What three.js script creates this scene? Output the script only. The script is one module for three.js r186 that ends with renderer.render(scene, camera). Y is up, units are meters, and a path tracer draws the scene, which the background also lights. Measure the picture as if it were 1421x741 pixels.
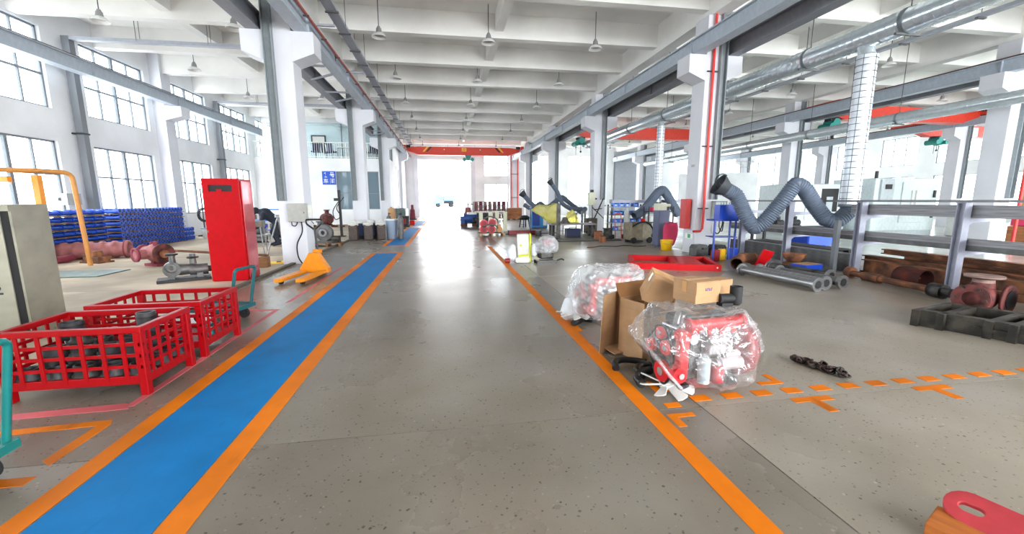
import * as THREE from 'three';
import { mergeGeometries } from 'three/addons/utils/BufferGeometryUtils.js';
import { RoundedBoxGeometry } from 'three/addons/geometries/RoundedBoxGeometry.js';
import { MarchingCubes } from 'three/addons/objects/MarchingCubes.js';
import { RectAreaLightUniformsLib } from 'three/addons/lights/RectAreaLightUniformsLib.js';

// ---------------------------------------------------------------- camera, sky, exposure
const scene = new THREE.Scene();
const W = 1421, H = 741, F = 577, EYE = 1.55;
const camera = new THREE.PerspectiveCamera(2 * Math.atan(H / 2 / F) * 180 / Math.PI, W / H, 0.05, 400);
const Rm = [[0.9871701, 0.02850167, -0.15710775], [-0.00323164, 0.98730452, 0.15880599], [0.15963942, -0.15626081, 0.97472961]];
camera.position.set(0, EYE, 0);
camera.quaternion.setFromRotationMatrix(new THREE.Matrix4().set(...Rm[0], 0, ...Rm[1], 0, ...Rm[2], 0, 0, 0, 0, 1));
camera.updateMatrixWorld();
scene.background = new THREE.Color(0.93, 0.97, 1.0);          // bright even overcast sky
scene.backgroundIntensity = 7;
const renderer = new THREE.WebGLRenderer({ antialias: true });
renderer.toneMapping = THREE.LinearToneMapping;
renderer.toneMappingExposure = 1.3;
renderer.shadowMap.enabled = true;
RectAreaLightUniformsLib.init();
const WINDOW_LIGHT = 7;                                        // daylight through each glazed opening
function daylight(w, h, [x, y, z], [tx, ty, tz], k = 1) {
  const l = new THREE.RectAreaLight(new THREE.Color(0.97, 0.985, 1.0), WINDOW_LIGHT * k, w, h);
  l.position.set(x, y, z); l.lookAt(tx, ty, tz); scene.add(l);
}
// a pixel of the photograph -> a point on the plane y, x or z
function ray(u, v) { const c = [(u - W / 2) / F, -(v - H / 2) / F, -1]; return Rm.map((r) => r[0] * c[0] + r[1] * c[1] + r[2] * c[2]); }
function atY(u, v, y = 0) { const d = ray(u, v), t = (y - EYE) / d[1]; return [d[0] * t, y, d[2] * t]; }
function atX(u, v, x) { const d = ray(u, v), t = x / d[0]; return [x, EYE + d[1] * t, d[2] * t]; }
function atZ(u, v, z) { const d = ray(u, v), t = z / d[2]; return [d[0] * t, EYE + d[1] * t, z]; }

// ---------------------------------------------------------------- random, noise, textures
function rng(seed) { let s = seed >>> 0; return () => { s = (s + 0x6d2b79f5) | 0; let t = Math.imul(s ^ (s >>> 15), 1 | s); t = (t + Math.imul(t ^ (t >>> 7), 61 | t)) ^ t; return ((t ^ (t >>> 14)) >>> 0) / 4294967296; }; }
const clamp = (x, a, b) => Math.min(b, Math.max(a, x));
const lerp = (a, b, t) => a + (b - a) * t;
function lattice(seed, n) { const r = rng(seed), a = new Float32Array(n * n); for (let i = 0; i < n * n; i++) a[i] = r(); return a; }
function fbmField(size, cells, octaves, seed, sy = 1) {         // tileable
  const out = new Float32Array(size * size); let amp = 1, tot = 0;
  for (let o = 0; o < octaves; o++) {
    const n = cells << o, m = Math.max(1, Math.round(n * sy)), lat = lattice(seed + o * 77, Math.max(n, m));
    const N = Math.max(n, m);
    for (let y = 0; y < size; y++) {
      const fy = y / size * m, y0 = Math.floor(fy), ty = fy - y0, sy_ = ty * ty * (3 - 2 * ty), r0 = (y0 % m) * N, r1 = ((y0 + 1) % m) * N;
      for (let x = 0; x < size; x++) {
        const fx = x / size * n, x0 = Math.floor(fx), tx = fx - x0, sx = tx * tx * (3 - 2 * tx), a = x0 % n, b = (x0 + 1) % n;
        out[y * size + x] += amp * lerp(lerp(lat[r0 + a], lat[r0 + b], sx), lerp(lat[r1 + a], lat[r1 + b], sx), sy_);
      }
    }
    tot += amp; amp *= 0.5;
  }
  for (let i = 0; i < out.length; i++) out[i] /= tot;
  return out;
}
function tex(size, metres, fill, srgb = true) {
  const data = new Uint8Array(size * size * 4);
  fill(data, size);
  const t = new THREE.DataTexture(data, size, size, THREE.RGBAFormat);
  t.wrapS = t.wrapT = THREE.RepeatWrapping; t.magFilter = THREE.LinearFilter; t.minFilter = THREE.LinearMipmapLinearFilter; t.generateMipmaps = true;
  t.colorSpace = srgb ? THREE.SRGBColorSpace : THREE.NoColorSpace; t.repeat.set(1 / metres, 1 / metres); t.needsUpdate = true;
  return t;
}
const put = (d, i, r, g, b) => { d[i * 4] = clamp(r, 0, 255); d[i * 4 + 1] = clamp(g, 0, 255); d[i * 4 + 2] = clamp(b, 0, 255); d[i * 4 + 3] = 255; };
function greyTex(seed, metres, lo, hi, cells = 4, oct = 5, size = 256, sy = 1, srgb = true, contrast = 1.8) {
  return tex(size, metres, (d, n) => { const f = fbmField(n, cells, oct, seed, sy); for (let i = 0; i < n * n; i++) { const v = lerp(lo, hi, clamp((f[i] - 0.5) * contrast + 0.5, 0, 1)); put(d, i, v, v, v); } }, srgb);
}
const T = {
  wall: greyTex(1, 3, 236, 255, 3, 6, 512), fine: greyTex(2, 0.6, 241, 255, 8, 5), grime: greyTex(3, 0.8, 178, 255, 6, 7, 512, 1, true, 1.3), scuff: greyTex(13, 1.3, 205, 255, 3, 8, 512, 2, true, 1.4), blot: greyTex(4, 0.5, 120, 255, 5, 5, 256, 1, true, 2.4),
  brush: greyTex(5, 0.6, 205, 255, 2, 6, 256, 16), rough: greyTex(6, 1.1, 70, 200, 5, 5, 256, 1, false), roughHi: greyTex(7, 0.7, 150, 255, 5, 5, 256, 1, false), bump: greyTex(8, 0.25, 0, 255, 8, 5, 256, 1, false),
  floorRough: greyTex(9, 3.7, 58, 118, 4, 8, 512, 1, false, 1.1), roughLo: greyTex(10, 0.9, 55, 110, 4, 5, 256, 1, false),
};
T.floor = tex(2048, 5, (d, n) => {
  const f = fbmField(n, 4, 8, 21), g2 = fbmField(n, 9, 6, 34), r = rng(5);
  const v = new Float32Array(n * n);
  for (let i = 0; i < n * n; i++) v[i] = 1 + (f[i] - 0.5) * 0.26 + (g2[i] - 0.5) * 0.12;
  for (let k = 0; k < 20000; k++) {                             // exposed aggregate
    const cx = r() * n, cy = r() * n, rad = 0.6 + Math.pow(r(), 4) * 3.0, e = 0.5 + r() * 0.5, a = r() * 3.14, dark = r() < 0.8 ? 0.50 + r() * 0.32 : 1.10 + r() * 0.12, ca = Math.cos(a), sa = Math.sin(a);
    const R = Math.ceil(rad) + 1;
    for (let y = -R; y <= R; y++) for (let x = -R; x <= R; x++) {
      const px = (x * ca + y * sa), py = (-x * sa + y * ca) / e;
      if (px * px + py * py < rad * rad) { const i = ((Math.floor(cy + y) + n) % n) * n + (Math.floor(cx + x) + n) % n; v[i] *= dark; }
    }
  }
  for (let i = 0; i < n * n; i++) { const w = clamp((g2[i] - 0.3) * 2, 0, 1); put(d, i, v[i] * lerp(157, 160, w), v[i] * lerp(146, 152, w), v[i] * lerp(131, 142, w)); }
});
T.dusty = tex(1024, 4, (d, n) => { const f = fbmField(n, 3, 8, 91), g2 = fbmField(n, 7, 6, 92); for (let i = 0; i < n * n; i++) { const v = 1 + (f[i] - 0.5) * 0.5 + (g2[i] - 0.5) * 0.25; put(d, i, 172 * v, 156 * v, 136 * v); } });
T.rust = tex(512, 0.9, (d, n) => { const f = fbmField(n, 4, 7, 41), g2 = fbmField(n, 8, 6, 43, 0.5); for (let i = 0; i < n * n; i++) { const a = clamp((f[i] - 0.35) * 3, 0, 1), v = 0.7 + g2[i] * 0.6; put(d, i, lerp(92, 150, a) * v, lerp(62, 96, a) * v, lerp(50, 64, a) * v); } });
T.card = tex(512, 0.5, (d, n) => { const f = fbmField(n, 3, 6, 51), g2 = fbmField(n, 2, 7, 53, 32); for (let i = 0; i < n * n; i++) { const v = 0.9 + (f[i] - 0.5) * 0.22 + (g2[i] - 0.5) * 0.05; put(d, i, 205 * v, 160 * v, 116 * v); } });
T.wood = tex(512, 0.8, (d, n) => { const f = fbmField(n, 2, 7, 61, 10), g2 = fbmField(n, 4, 5, 63); for (let i = 0; i < n * n; i++) { const v = 0.75 + f[i] * 0.4 + (g2[i] - 0.5) * 0.2; put(d, i, 196 * v, 158 * v, 118 * v); } });
T.paint = tex(1024, 3, (d, n) => { const f = fbmField(n, 5, 7, 71), g2 = fbmField(n, 16, 5, 73, 0.3); for (let i = 0; i < n * n; i++) { let v = 228 + (f[i] - 0.5) * 105; if (g2[i] > 0.66) v -= (g2[i] - 0.66) * 260; put(d, i, v, v, v); } });

// ---------------------------------------------------------------- materials
function mat(rgb, rough = 0.6, metal = 0, o = {}) {
  const m = new (o.physical ? THREE.MeshPhysicalMaterial : THREE.MeshStandardMaterial)({ color: new THREE.Color(`rgb(${rgb.join(',')})`), roughness: rough, metalness: metal, side: o.side ?? THREE.DoubleSide });
  if (o.map) m.map = T[o.map];
  if (o.rmap) { m.roughnessMap = T[o.rmap]; }
  if (o.bump) { m.bumpMap = T.bump; m.bumpScale = o.bump; }
  for (const k of ['transmission', 'thickness', 'ior', 'clearcoat', 'clearcoatRoughness', 'attenuationDistance', 'attenuationColor', 'specularIntensity']) if (o[k] !== undefined) m[k] = o[k];
  return m;
}
const M = {
  wall: mat([238, 239, 241], 0.75, 0, { map: 'wall' }), ceiling: mat([244, 243, 240], 0.8, 0, { map: 'wall' }), column: mat([222, 223, 230], 0.65, 0, { map: 'wall' }),
  floor: mat([207, 206, 205], 0.85, 0, { map: 'floor', rmap: 'floorRough', bump: 0.0003 }), floorPaleLit: mat([247, 247, 246], 0.95, 0, { map: 'floor', rmap: 'floorRough', bump: 0.0003 }), epoxy: mat([216, 220, 212], 0.55, 0, { map: 'wall', rmap: 'floorRough' }), dusty: mat([255, 255, 255], 0.8, 0, { map: 'dusty' }), joint: mat([70, 66, 62], 0.9), outside: mat([226, 225, 220], 0.9, 0, { map: 'grime' }),  // pale slab copy: stronger light on that side partly put into its colour
  bluePaint: mat([0, 130, 204], 0.6, 0, { map: 'paint', physical: true, specularIntensity: 0.35 }), orangePaint: mat([246, 132, 10], 0.6, 0, { map: 'paint', physical: true, specularIntensity: 0.35 }), pinkPaint: mat([226, 110, 116], 0.5, 0, { map: 'paint' }),
  frame: mat([120, 124, 130], 0.5, 0), frameDark: mat([60, 66, 72], 0.45, 0.3), glass: mat([244, 250, 252], 0.02, 0, { physical: true, transmission: 1, thickness: 0, ior: 1.45 }), tint: mat([238, 248, 250], 0.03, 0, { physical: true, transmission: 0.8, thickness: 0, ior: 1.5 }),
  officeGlass: mat([150, 172, 184], 0.04, 0, { physical: true, transmission: 0.55, thickness: 0, ior: 1.6 }),
  girder: mat([176, 186, 198], 0.5, 0, { map: 'fine' }), girderDark: mat([132, 134, 142], 0.55, 0, { map: 'fine' }), channel: mat([140, 148, 152], 0.5, 0, { map: 'fine' }), rail: mat([96, 62, 54], 0.6, 0.4), conductor: mat([170, 76, 62], 0.5),
  tray: mat([170, 174, 184], 0.5, 0.1, { map: 'fine' }), rod: mat([96, 96, 98], 0.5, 0.5), galv: mat([214, 224, 230], 0.4, 0.55, { map: 'fine', rmap: 'roughLo' }), galvWhite: mat([226, 232, 240], 0.4, 0.35, { map: 'fine' }), band: mat([120, 128, 134], 0.5, 0.6),
  craneRed: mat([226, 66, 46], 0.45, 0, { map: 'fine' }), craneYellow: mat([240, 196, 40], 0.5), black: mat([28, 28, 30], 0.55), hoist: mat([40, 150, 140], 0.5), pipeRed: mat([214, 54, 48], 0.4), lampWhite: mat([228, 228, 226], 0.5), lampGrey: mat([150, 150, 150], 0.5, 0.4), lampIn: mat([168, 168, 166], 0.35, 0.6),
  red: mat([200, 6, 18], 0.45, 0, { map: 'fine', physical: true, specularIntensity: 0.5 }), redSheet: mat([182, 2, 16], 0.38, 0, { map: 'fine', physical: true, specularIntensity: 0.4 }), redDeep: mat([168, 22, 36], 0.5, 0, { map: 'grime' }), redWorn: mat([216, 66, 76], 0.55, 0, { map: 'grime' }), crateRed: mat([158, 2, 12], 0.42, 0, { map: 'fine', physical: true, specularIntensity: 0.5 }),
  cabinetGrey: mat([178, 176, 158], 0.5, 0, { map: 'scuff' }), boxGrey: mat([176, 178, 172], 0.5, 0.1, { map: 'fine' }), boxGreen: mat([186, 202, 192], 0.5, 0, { map: 'fine' }), teal: mat([24, 122, 118], 0.38, 0.1, { map: 'fine' }), tealDark: mat([26, 92, 98], 0.45, 0.1, { map: 'fine' }),
  orange: mat([240, 146, 20], 0.4, 0, { map: 'fine' }), orangePipe: mat([206, 142, 70], 0.45, 0.1, { map: 'fine' }), rubber: mat([30, 31, 33], 0.7), blackGloss: mat([22, 22, 24], 0.3), dark: mat([52, 52, 56], 0.6, 0, { map: 'grime' }), darkSteel: mat([84, 82, 80], 0.5, 0.5, { map: 'blot' }), oily: mat([72, 66, 58], 0.45, 0.3, { map: 'blot' }),
  iron: mat([124, 124, 124], 0.5, 0.45, { map: 'grime' }), steel: mat([172, 172, 174], 0.32, 0.8, { map: 'brush' }), steelDull: mat([156, 154, 158], 0.5, 0.5, { map: 'brush' }), rack: mat([160, 162, 178], 0.5, 0.15, { map: 'fine' }), rust: mat([255, 255, 255], 0.85, 0.1, { map: 'rust', bump: 0.001 }), pinkIron: mat([196, 122, 122], 0.7, 0, { map: 'grime' }), pinkDark: mat([160, 60, 80], 0.65, 0, { map: 'grime' }), valve: mat([186, 152, 142], 0.7, 0, { map: 'grime' }), valveRed: mat([122, 58, 54], 0.7, 0, { map: 'blot' }),
  bluePart: mat([32, 84, 204], 0.35, 0, { map: 'fine' }), blueLight: mat([70, 150, 232], 0.4, 0, { map: 'fine' }), blueBin: mat([30, 120, 220], 0.35), blueStand: mat([28, 62, 166], 0.42, 0, { map: 'fine' }), blueBox: mat([28, 76, 204], 0.35, 0, { map: 'fine' }), navy: mat([36, 48, 82], 0.6),
  slat: mat([176, 164, 150], 0.8, 0, { map: 'wood' }), wood: mat([255, 255, 255], 0.75, 0, { map: 'wood' }), woodDark: mat([176, 152, 130], 0.8, 0, { map: 'wood' }), ply: mat([236, 190, 160], 0.7, 0, { map: 'wood' }), card: mat([255, 255, 255], 0.85, 0, { map: 'card', bump: 0.0006 }), cardIn: mat([226, 206, 180], 0.9, 0, { map: 'card' }),
  hose: mat([92, 104, 122], 0.55, 0, { map: 'fine' }), hoodIn: mat([52, 56, 62], 0.6), film: mat([252, 252, 253], 0.09, 0, { physical: true, transmission: 0.9, thickness: 0, ior: 1.6 }), filmThick: mat([246, 248, 252], 0.35, 0, { physical: true, transmission: 0.4, thickness: 0, ior: 1.5 }),
  white: mat([232, 232, 228], 0.5, 0, { map: 'fine' }), cream: mat([226, 226, 200], 0.6, 0, { map: 'fine' }), sack: mat([214, 214, 208], 0.8, 0, { map: 'fine' }), lime: mat([196, 200, 30], 0.6), machine: mat([214, 226, 228], 0.4, 0, { map: 'fine' }), machineGrey: mat([186, 196, 200], 0.4, 0, { map: 'fine' }), shutter: mat([168, 172, 180], 0.5, 0.3, { map: 'fine' }), sign: mat([28, 84, 196], 0.5), signWhite: mat([250, 250, 250], 0.6),
  curtain: mat([244, 238, 160], 0.42, 0, { physical: true, transmission: 0.72, thickness: 0 }), pinkCloth: mat([214, 60, 100], 0.8), yellow: mat([244, 190, 20], 0.45), green: mat([70, 170, 100], 0.5), greenGrey: mat([112, 132, 128], 0.5, 0.1, { map: 'grime' }), skin: mat([196, 150, 122], 0.6), hair: mat([28, 24, 22], 0.7), cloth: mat([40, 46, 60], 0.85, 0, { map: 'fine' }), clothTop: mat([64, 74, 96], 0.85, 0, { map: 'fine' }), kerb: mat([104, 98, 88], 0.85, 0, { map: 'grime' }),
  truckHazeBlue: mat([96, 140, 206], 0.5), silver: mat([206, 206, 210], 0.22, 0.9), ink: mat([76, 60, 140], 0.7),  // truck blue is lightened to carry the outdoor haze in its colour
};

// ---------------------------------------------------------------- geometry helpers
const rad = (a) => a * Math.PI / 180, V = (x, y, z) => new THREE.Vector3(x, y, z);
function place(g, x = 0, y = 0, z = 0, rx = 0, ry = 0, rz = 0) {
  if (rx || ry || rz) g.applyMatrix4(new THREE.Matrix4().makeRotationFromEuler(new THREE.Euler(rx, ry, rz, 'YXZ')));
  return g.translate(x, y, z);
}
const B = (w, h, d, x, y, z, rx, ry, rz) => place(new THREE.BoxGeometry(w, h, d), x, y, z, rx, ry, rz);            // centre
const BB = (x0, y0, z0, x1, y1, z1) => B(x1 - x0, y1 - y0, z1 - z0, (x0 + x1) / 2, (y0 + y1) / 2, (z0 + z1) / 2);   // corners
const RB = (w, h, d, r, x, y, z, rx, ry, rz) => place(new RoundedBoxGeometry(w, h, d, 2, r), x, y, z, rx, ry, rz);
function C(r1, r2, h, x, y, z, axis = 'y', seg = 20, open = false) {
  const g = new THREE.CylinderGeometry(r1, r2, h, seg, 1, open);
  if (axis === 'x') g.rotateZ(-Math.PI / 2); if (axis === 'z') g.rotateX(Math.PI / 2);
  return g.translate(x, y, z);
}
const S = (r, x, y, z, sx = 1, sy = 1, sz = 1, w = 16, h = 12) => new THREE.SphereGeometry(r, w, h).scale(sx, sy, sz).translate(x, y, z);
function bar(a, b, r, seg = 8, r2 = r) {                       // round bar between two points
  const p = V(...a), q = V(...b), d = q.clone().sub(p), g = new THREE.CylinderGeometry(r2, r, d.length(), seg);
  g.applyQuaternion(new THREE.Quaternion().setFromUnitVectors(V(0, 1, 0), d.clone().normalize()));
  return g.translate((p.x + q.x) / 2, (p.y + q.y) / 2, (p.z + q.z) / 2);
}
function beam(a, b, w, h) {                                    // square bar between two points; h is measured upwards where it lies
  const p = V(...a), q = V(...b), d = q.clone().sub(p), len = d.length(); d.normalize();
  const up = Math.abs(d.y) > 0.95 ? V(0, 0, 1) : V(0, 1, 0), s = new THREE.Vector3().crossVectors(up, d).normalize(), u = new THREE.Vector3().crossVectors(d, s);
  const g = new THREE.BoxGeometry(w, h, len); g.applyMatrix4(new THREE.Matrix4().makeBasis(s, u, d));
  return g.translate((p.x + q.x) / 2, (p.y + q.y) / 2, (p.z + q.z) / 2);
}
function tube(pts, r, seg = 48, rs = 8, tension = 0.5) { return new THREE.TubeGeometry(new THREE.CatmullRomCurve3(pts.map((p) => V(...p)), false, 'catmullrom', tension), seg, r, rs); }
function bend(pts, r, R = 0.08, seg = 6, rs = 8) {             // straight pipe with rounded corners
  const path = new THREE.CurvePath(), P = pts.map((p) => V(...p)); let last = P[0];
  for (let i = 1; i < P.length - 1; i++) {
    const a = P[i].clone().add(P[i - 1].clone().sub(P[i]).setLength(R)), b = P[i].clone().add(P[i + 1].clone().sub(P[i]).setLength(R));
    path.add(new THREE.LineCurve3(last, a)); path.add(new THREE.QuadraticBezierCurve3(a, P[i], b)); last = b;
  }
  path.add(new THREE.LineCurve3(last, P[P.length - 1]));
  return new THREE.TubeGeometry(path, seg * P.length * 3, r, rs);
}
function lathe(pts, x, y, z, axis = 'y', seg = 24) {
  const g = new THREE.LatheGeometry(pts.map(([r, h]) => new THREE.Vector2(r, h)), seg);
  if (axis === 'x') g.rotateZ(-Math.PI / 2); if (axis === 'z') g.rotateX(Math.PI / 2);
  return g.translate(x, y, z);
}
function extrude(pts, depth, bevel = 0, holes = []) {
  const s = new THREE.Shape(pts.map(([x, y]) => new THREE.Vector2(x, y)));
  for (const h of holes) s.holes.push(new THREE.Path(h.map(([x, y]) => new THREE.Vector2(x, y))));
  return new THREE.ExtrudeGeometry(s, { depth, bevelEnabled: bevel > 0, bevelThickness: bevel, bevelSize: bevel, bevelSegments: 1, curveSegments: 12 });
}
const ring = (r, cx = 0, cy = 0, n = 16) => Array.from({ length: n }, (_, i) => [cx + r * Math.cos(i / n * 6.28319), cy + r * Math.sin(i / n * 6.28319)]);
const flange = (R, t, x, y, z, axis, hole = 0) => hole ? lathe([[hole, -t / 2], [R, -t / 2], [R, t / 2], [hole, t / 2], [hole, -t / 2]], x, y, z, axis, 24) : C(R, R, t, x, y, z, axis, 24);
function flat(g) { return g.index ? g.toNonIndexed() : g; }
function merged(geos) {
  const list = (Array.isArray(geos) ? geos : [geos]).map((g) => { g = flat(g); for (const k of Object.keys(g.attributes)) if (!['position', 'normal', 'uv'].includes(k)) g.deleteAttribute(k); if (!g.attributes.uv) g.setAttribute('uv', new THREE.BufferAttribute(new Float32Array(g.attributes.position.count * 2), 2)); return g; });
  return list.length === 1 ? list[0] : mergeGeometries(list);
}
function uvMetres(g, ox = 0, oy = 0) {                         // box projection, metres
  const p = g.attributes.position, n = g.attributes.normal, uv = new Float32Array(p.count * 2);
  for (let i = 0; i < p.count; i += 3) {
    let nx = 0, ny = 0, nz = 0; for (let k = 0; k < 3 && i + k < p.count; k++) { nx += n.getX(i + k); ny += n.getY(i + k); nz += n.getZ(i + k); }
    nx = Math.abs(nx); ny = Math.abs(ny); nz = Math.abs(nz);
    for (let k = 0; k < 3 && i + k < p.count; k++) {
      const j = i + k, x = p.getX(j), y = p.getY(j), z = p.getZ(j);
      const [a, b] = ny >= nx && ny >= nz ? [x, z] : nx >= nz ? [z, y] : [x, y];
      uv[j * 2] = a + ox; uv[j * 2 + 1] = b + oy;
    }
  }
  g.setAttribute('uv', new THREE.BufferAttribute(uv, 2)); return g;
}
const taken = new Map();
function numbered(name) { const n = taken.get(name) ?? 0; taken.set(name, n + 1); return n ? `${name}_${String(n).padStart(3, '0')}` : name; }
function obj(name, geos, m, parent = scene, o = {}) {
  let g = merged(geos); if (!o.keepUV) uvMetres(g, o.ox ?? 0, o.oy ?? 0);
  const mesh = new THREE.Mesh(g, m); mesh.name = parent === scene ? numbered(name) : name;
  mesh.castShadow = mesh.receiveShadow = true; parent.add(mesh); return mesh;
}
function tag(o, label, category, group, kind) { o.userData = { ...o.userData, label, category }; if (group) o.userData.group = group; if (kind) o.userData.kind = kind; return o; }
function thing(name, label, category, [x, y, z] = [0, 0, 0], turn = 0, group) {
  const o = new THREE.Group(); o.name = numbered(name); o.position.set(x, y, z); o.rotation.y = turn; scene.add(o); return tag(o, label, category, group);
}
function struct(name, parent = scene) { const o = new THREE.Group(); o.name = parent === scene ? numbered(name) : name; if (parent === scene) o.userData.kind = 'structure'; parent.add(o); return o; }
function structMesh(name, geos, m) { const o = obj(name, geos, m); o.userData.kind = 'structure'; return o; }
function copy(o, [x, y, z], turn = 0, label) { const c = o.clone(); c.name = numbered(o.name.replace(/_\d{3}$/, '')); c.position.set(x, y, z); c.rotation.y = turn; c.userData = { ...o.userData }; if (label) c.userData.label = label; scene.add(c); return c; }

// ================================================================ THE HALL
const ZC = (k) => -11.2 - 8.4 * k;                              // column lines
const XL = -3.65, XR = 7.35, XC = 17.8, XD = 28.25, WL = -11.25, WR = 37.5, ZE = -42, ZB = 11.5, SLAB = 7.25;

// ---- floor: cast slabs with open joints between them, painted lanes on top
const floor = struct('floor');
obj('sub_base', BB(WL - 0.3, -0.3, ZE - 0.3, WR + 0.3, -0.06, ZB + 0.3), M.joint, floor);
{
  const xs = [WL, -3.62, 1.88, 7.35, 10.2, 17.8, 28.25, WR], zs = [ZB, 5.8, 1.4, -2.68, -8.2, -12.7, -17.4, -22.6, -28, -34, ZE], gap = 0.004;
  for (let i = 0; i < xs.length - 1; i++) for (let j = 0; j < zs.length - 1; j++) {
    const m = i === 0 ? M.dusty : i >= 4 ? M.epoxy : i === 1 ? M.floor : M.floorPaleLit;
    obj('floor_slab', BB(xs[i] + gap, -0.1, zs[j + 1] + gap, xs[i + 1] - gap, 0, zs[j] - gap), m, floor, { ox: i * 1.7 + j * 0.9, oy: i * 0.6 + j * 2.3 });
  }
  const paint = (name, pts, m, y = 0.003) => { const g = extrude(pts.map(([x, z]) => [x, -z]), y); g.rotateX(-Math.PI / 2); return obj(name, g, m, floor); };
  const strip = (name, x0, z0, x1, z1, m) => paint(name, [[x0, z0], [x1, z0], [x1, z1], [x0, z1]], m);
  for (const [z0, z1] of [[3, -12.7], [-14.9, -24.4], [-26.5, -33], [-35, -41.5]]) strip('walkway_paint', -2.02, z1, -1.41, z0, M.bluePaint);
  for (const [z0, z1] of [[3, -12.85], [-14.75, -24.5], [-26.3, -33.2], [-34.8, -41.5]]) { strip('lane_line', -2.16, z1, -2.03, z0, M.orangePaint); strip('lane_line', -1.40, z1, -1.25, z0, M.orangePaint); }
  for (const [z0, z1] of [[-12.72, -12.85], [-14.75, -14.88], [-24.42, -24.52], [-26.3, -26.42]]) strip('lane_end_line', -2.02, z1, -1.41, z0, M.orangePaint);
  strip('aisle_line', 1.40, -14, 1.53, 3, M.orangePaint);
  for (let k = 0; k < 13; k++) strip('dash_mark', 1.88 + k * 0.272, -2.85, 2.03 + k * 0.272, -2.76, M.orangePaint);
  // corner and T marks
  strip('corner_mark', 1.66, -3.02, 1.90, -2.955, M.orangePaint); strip('corner_mark', 1.66, -3.16, 1.72, -3.02, M.orangePaint);
  strip('corner_mark', 1.56, -2.61, 1.76, -2.56, M.orangePaint); strip('corner_mark', 1.56, -2.56, 1.62, -2.44, M.orangePaint); strip('dash_mark', 1.62, -2.77, 1.74, -2.70, M.orangePaint);
  for (const [x, z, w, d, s] of [[2.81, -2.61, 0.34, 0.07, 1], [3.96, -2.62, 0.34, 0.07, 1]]) { strip('tee_mark', x - w / 2, z - d, x + w / 2, z, M.orangePaint); strip('tee_mark', x - 0.04, z, x + 0.04, z + 0.16 * s, M.orangePaint); }
  strip('corner_mark', 2.60, -2.99, 2.82, -2.93, M.orangePaint); strip('corner_mark', 2.76, -3.12, 2.82, -2.99, M.orangePaint);
  strip('corner_mark', 1.52, -5.05, 1.6, -4.6, M.orangePaint); strip('corner_mark', 1.40, -4.95, 1.44, -4.9, M.orangePaint);
  // pink lane round the stored crates
  paint('store_line', [[-4.2, -3.25], [-2.40, -3.36], [-2.47, -3.46], [-4.2, -3.33]], M.pinkPaint);
  strip('store_line', -2.45, -6.32, -2.39, -3.4, M.pinkPaint); strip('store_line', -2.45, -10.2, -2.39, -6.7, M.pinkPaint); strip('store_line', -2.9, -6.32, -2.45, -6.26, M.pinkPaint);
  paint('corner_mark', [[-3.2, -3.06], [-2.36, -3.13], [-2.40, -3.2], [-3.2, -3.14]], M.orangePaint); paint('corner_mark', [[-2.36, -3.13], [-2.44, -3.13], [-2.44, -2.72], [-2.36, -2.66]], M.orangePaint);
  strip('corner_mark', -2.62, -2.56, -2.34, -2.48, M.orangePaint); strip('corner_mark', -2.7, -2.3, -2.46, -2.22, M.orangePaint);
  // raised kerb beside the store bay, trench cover
  obj('kerb_edge', [BB(-3.75, 0, -10.9, -3.66, 0.05, -5.4), BB(-3.75, 0, -20, -3.66, 0.05, -11.6)], M.kerb, floor);
  obj('trench_plate', [BB(-8.6, 0, -10.7, -7.15, 0.02, -9.75)], M.greenGrey, floor);
}
structMesh('ground_outside', [BB(-120, -0.6, -170, 160, -0.08, ZE - 0.3), BB(-120, -0.6, ZE - 0.3, WL - 0.35, -0.08, 60), BB(WR + 0.35, -0.6, ZE - 0.3, 160, -0.08, 60), BB(WL - 0.35, -0.6, ZB + 0.35, WR + 0.35, -0.08, 60)], M.outside);

// ---- ceiling: slab, row beams, cross beams, mid-bay ribs
structMesh('ceiling', BB(WL - 0.3, SLAB, ZE - 0.3, WR + 0.3, SLAB + 0.25, ZB + 0.3), M.ceiling);
for (let k = -8; k <= 10; k++) { const z = ZC(0) - 2.8 * k; structMesh('ceiling_cross_beam', BB(WL, 6.55, z - 0.14, WR, SLAB, z + 0.14), M.ceiling); }
for (const x of [XL, XR, XC, XD]) structMesh('ceiling_row_beam', BB(x - 0.2, 6.38, ZE, x + 0.2, SLAB, ZB), M.ceiling);
for (const x of [-7.45, 1.85, 12.6, 23, 32.9]) structMesh('ceiling_rib_beam', BB(x - 0.13, 6.74, ZE, x + 0.13, SLAB, ZB), M.ceiling);

// ---- walls with openings
function cells(u0, u1, y0, y1, openings) {
  const us = [...new Set([u0, u1, ...openings.flatMap((o) => [o[0], o[1]])])].filter((u) => u >= u0 && u <= u1).sort((a, b) => a - b);
  const out = [];
  for (let i = 0; i < us.length - 1; i++) {
    const mid = (us[i] + us[i + 1]) / 2, cut = openings.filter((o) => mid > o[0] && mid < o[1]).sort((a, b) => a[2] - b[2]); let y = y0;
    for (const o of cut) { if (o[2] > y) out.push([us[i], us[i + 1], y, o[2]]); y = o[3]; }
    if (y < y1) out.push([us[i], us[i + 1], y, y1]);
  }
  return out;
}
let windowCount = 0;
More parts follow.
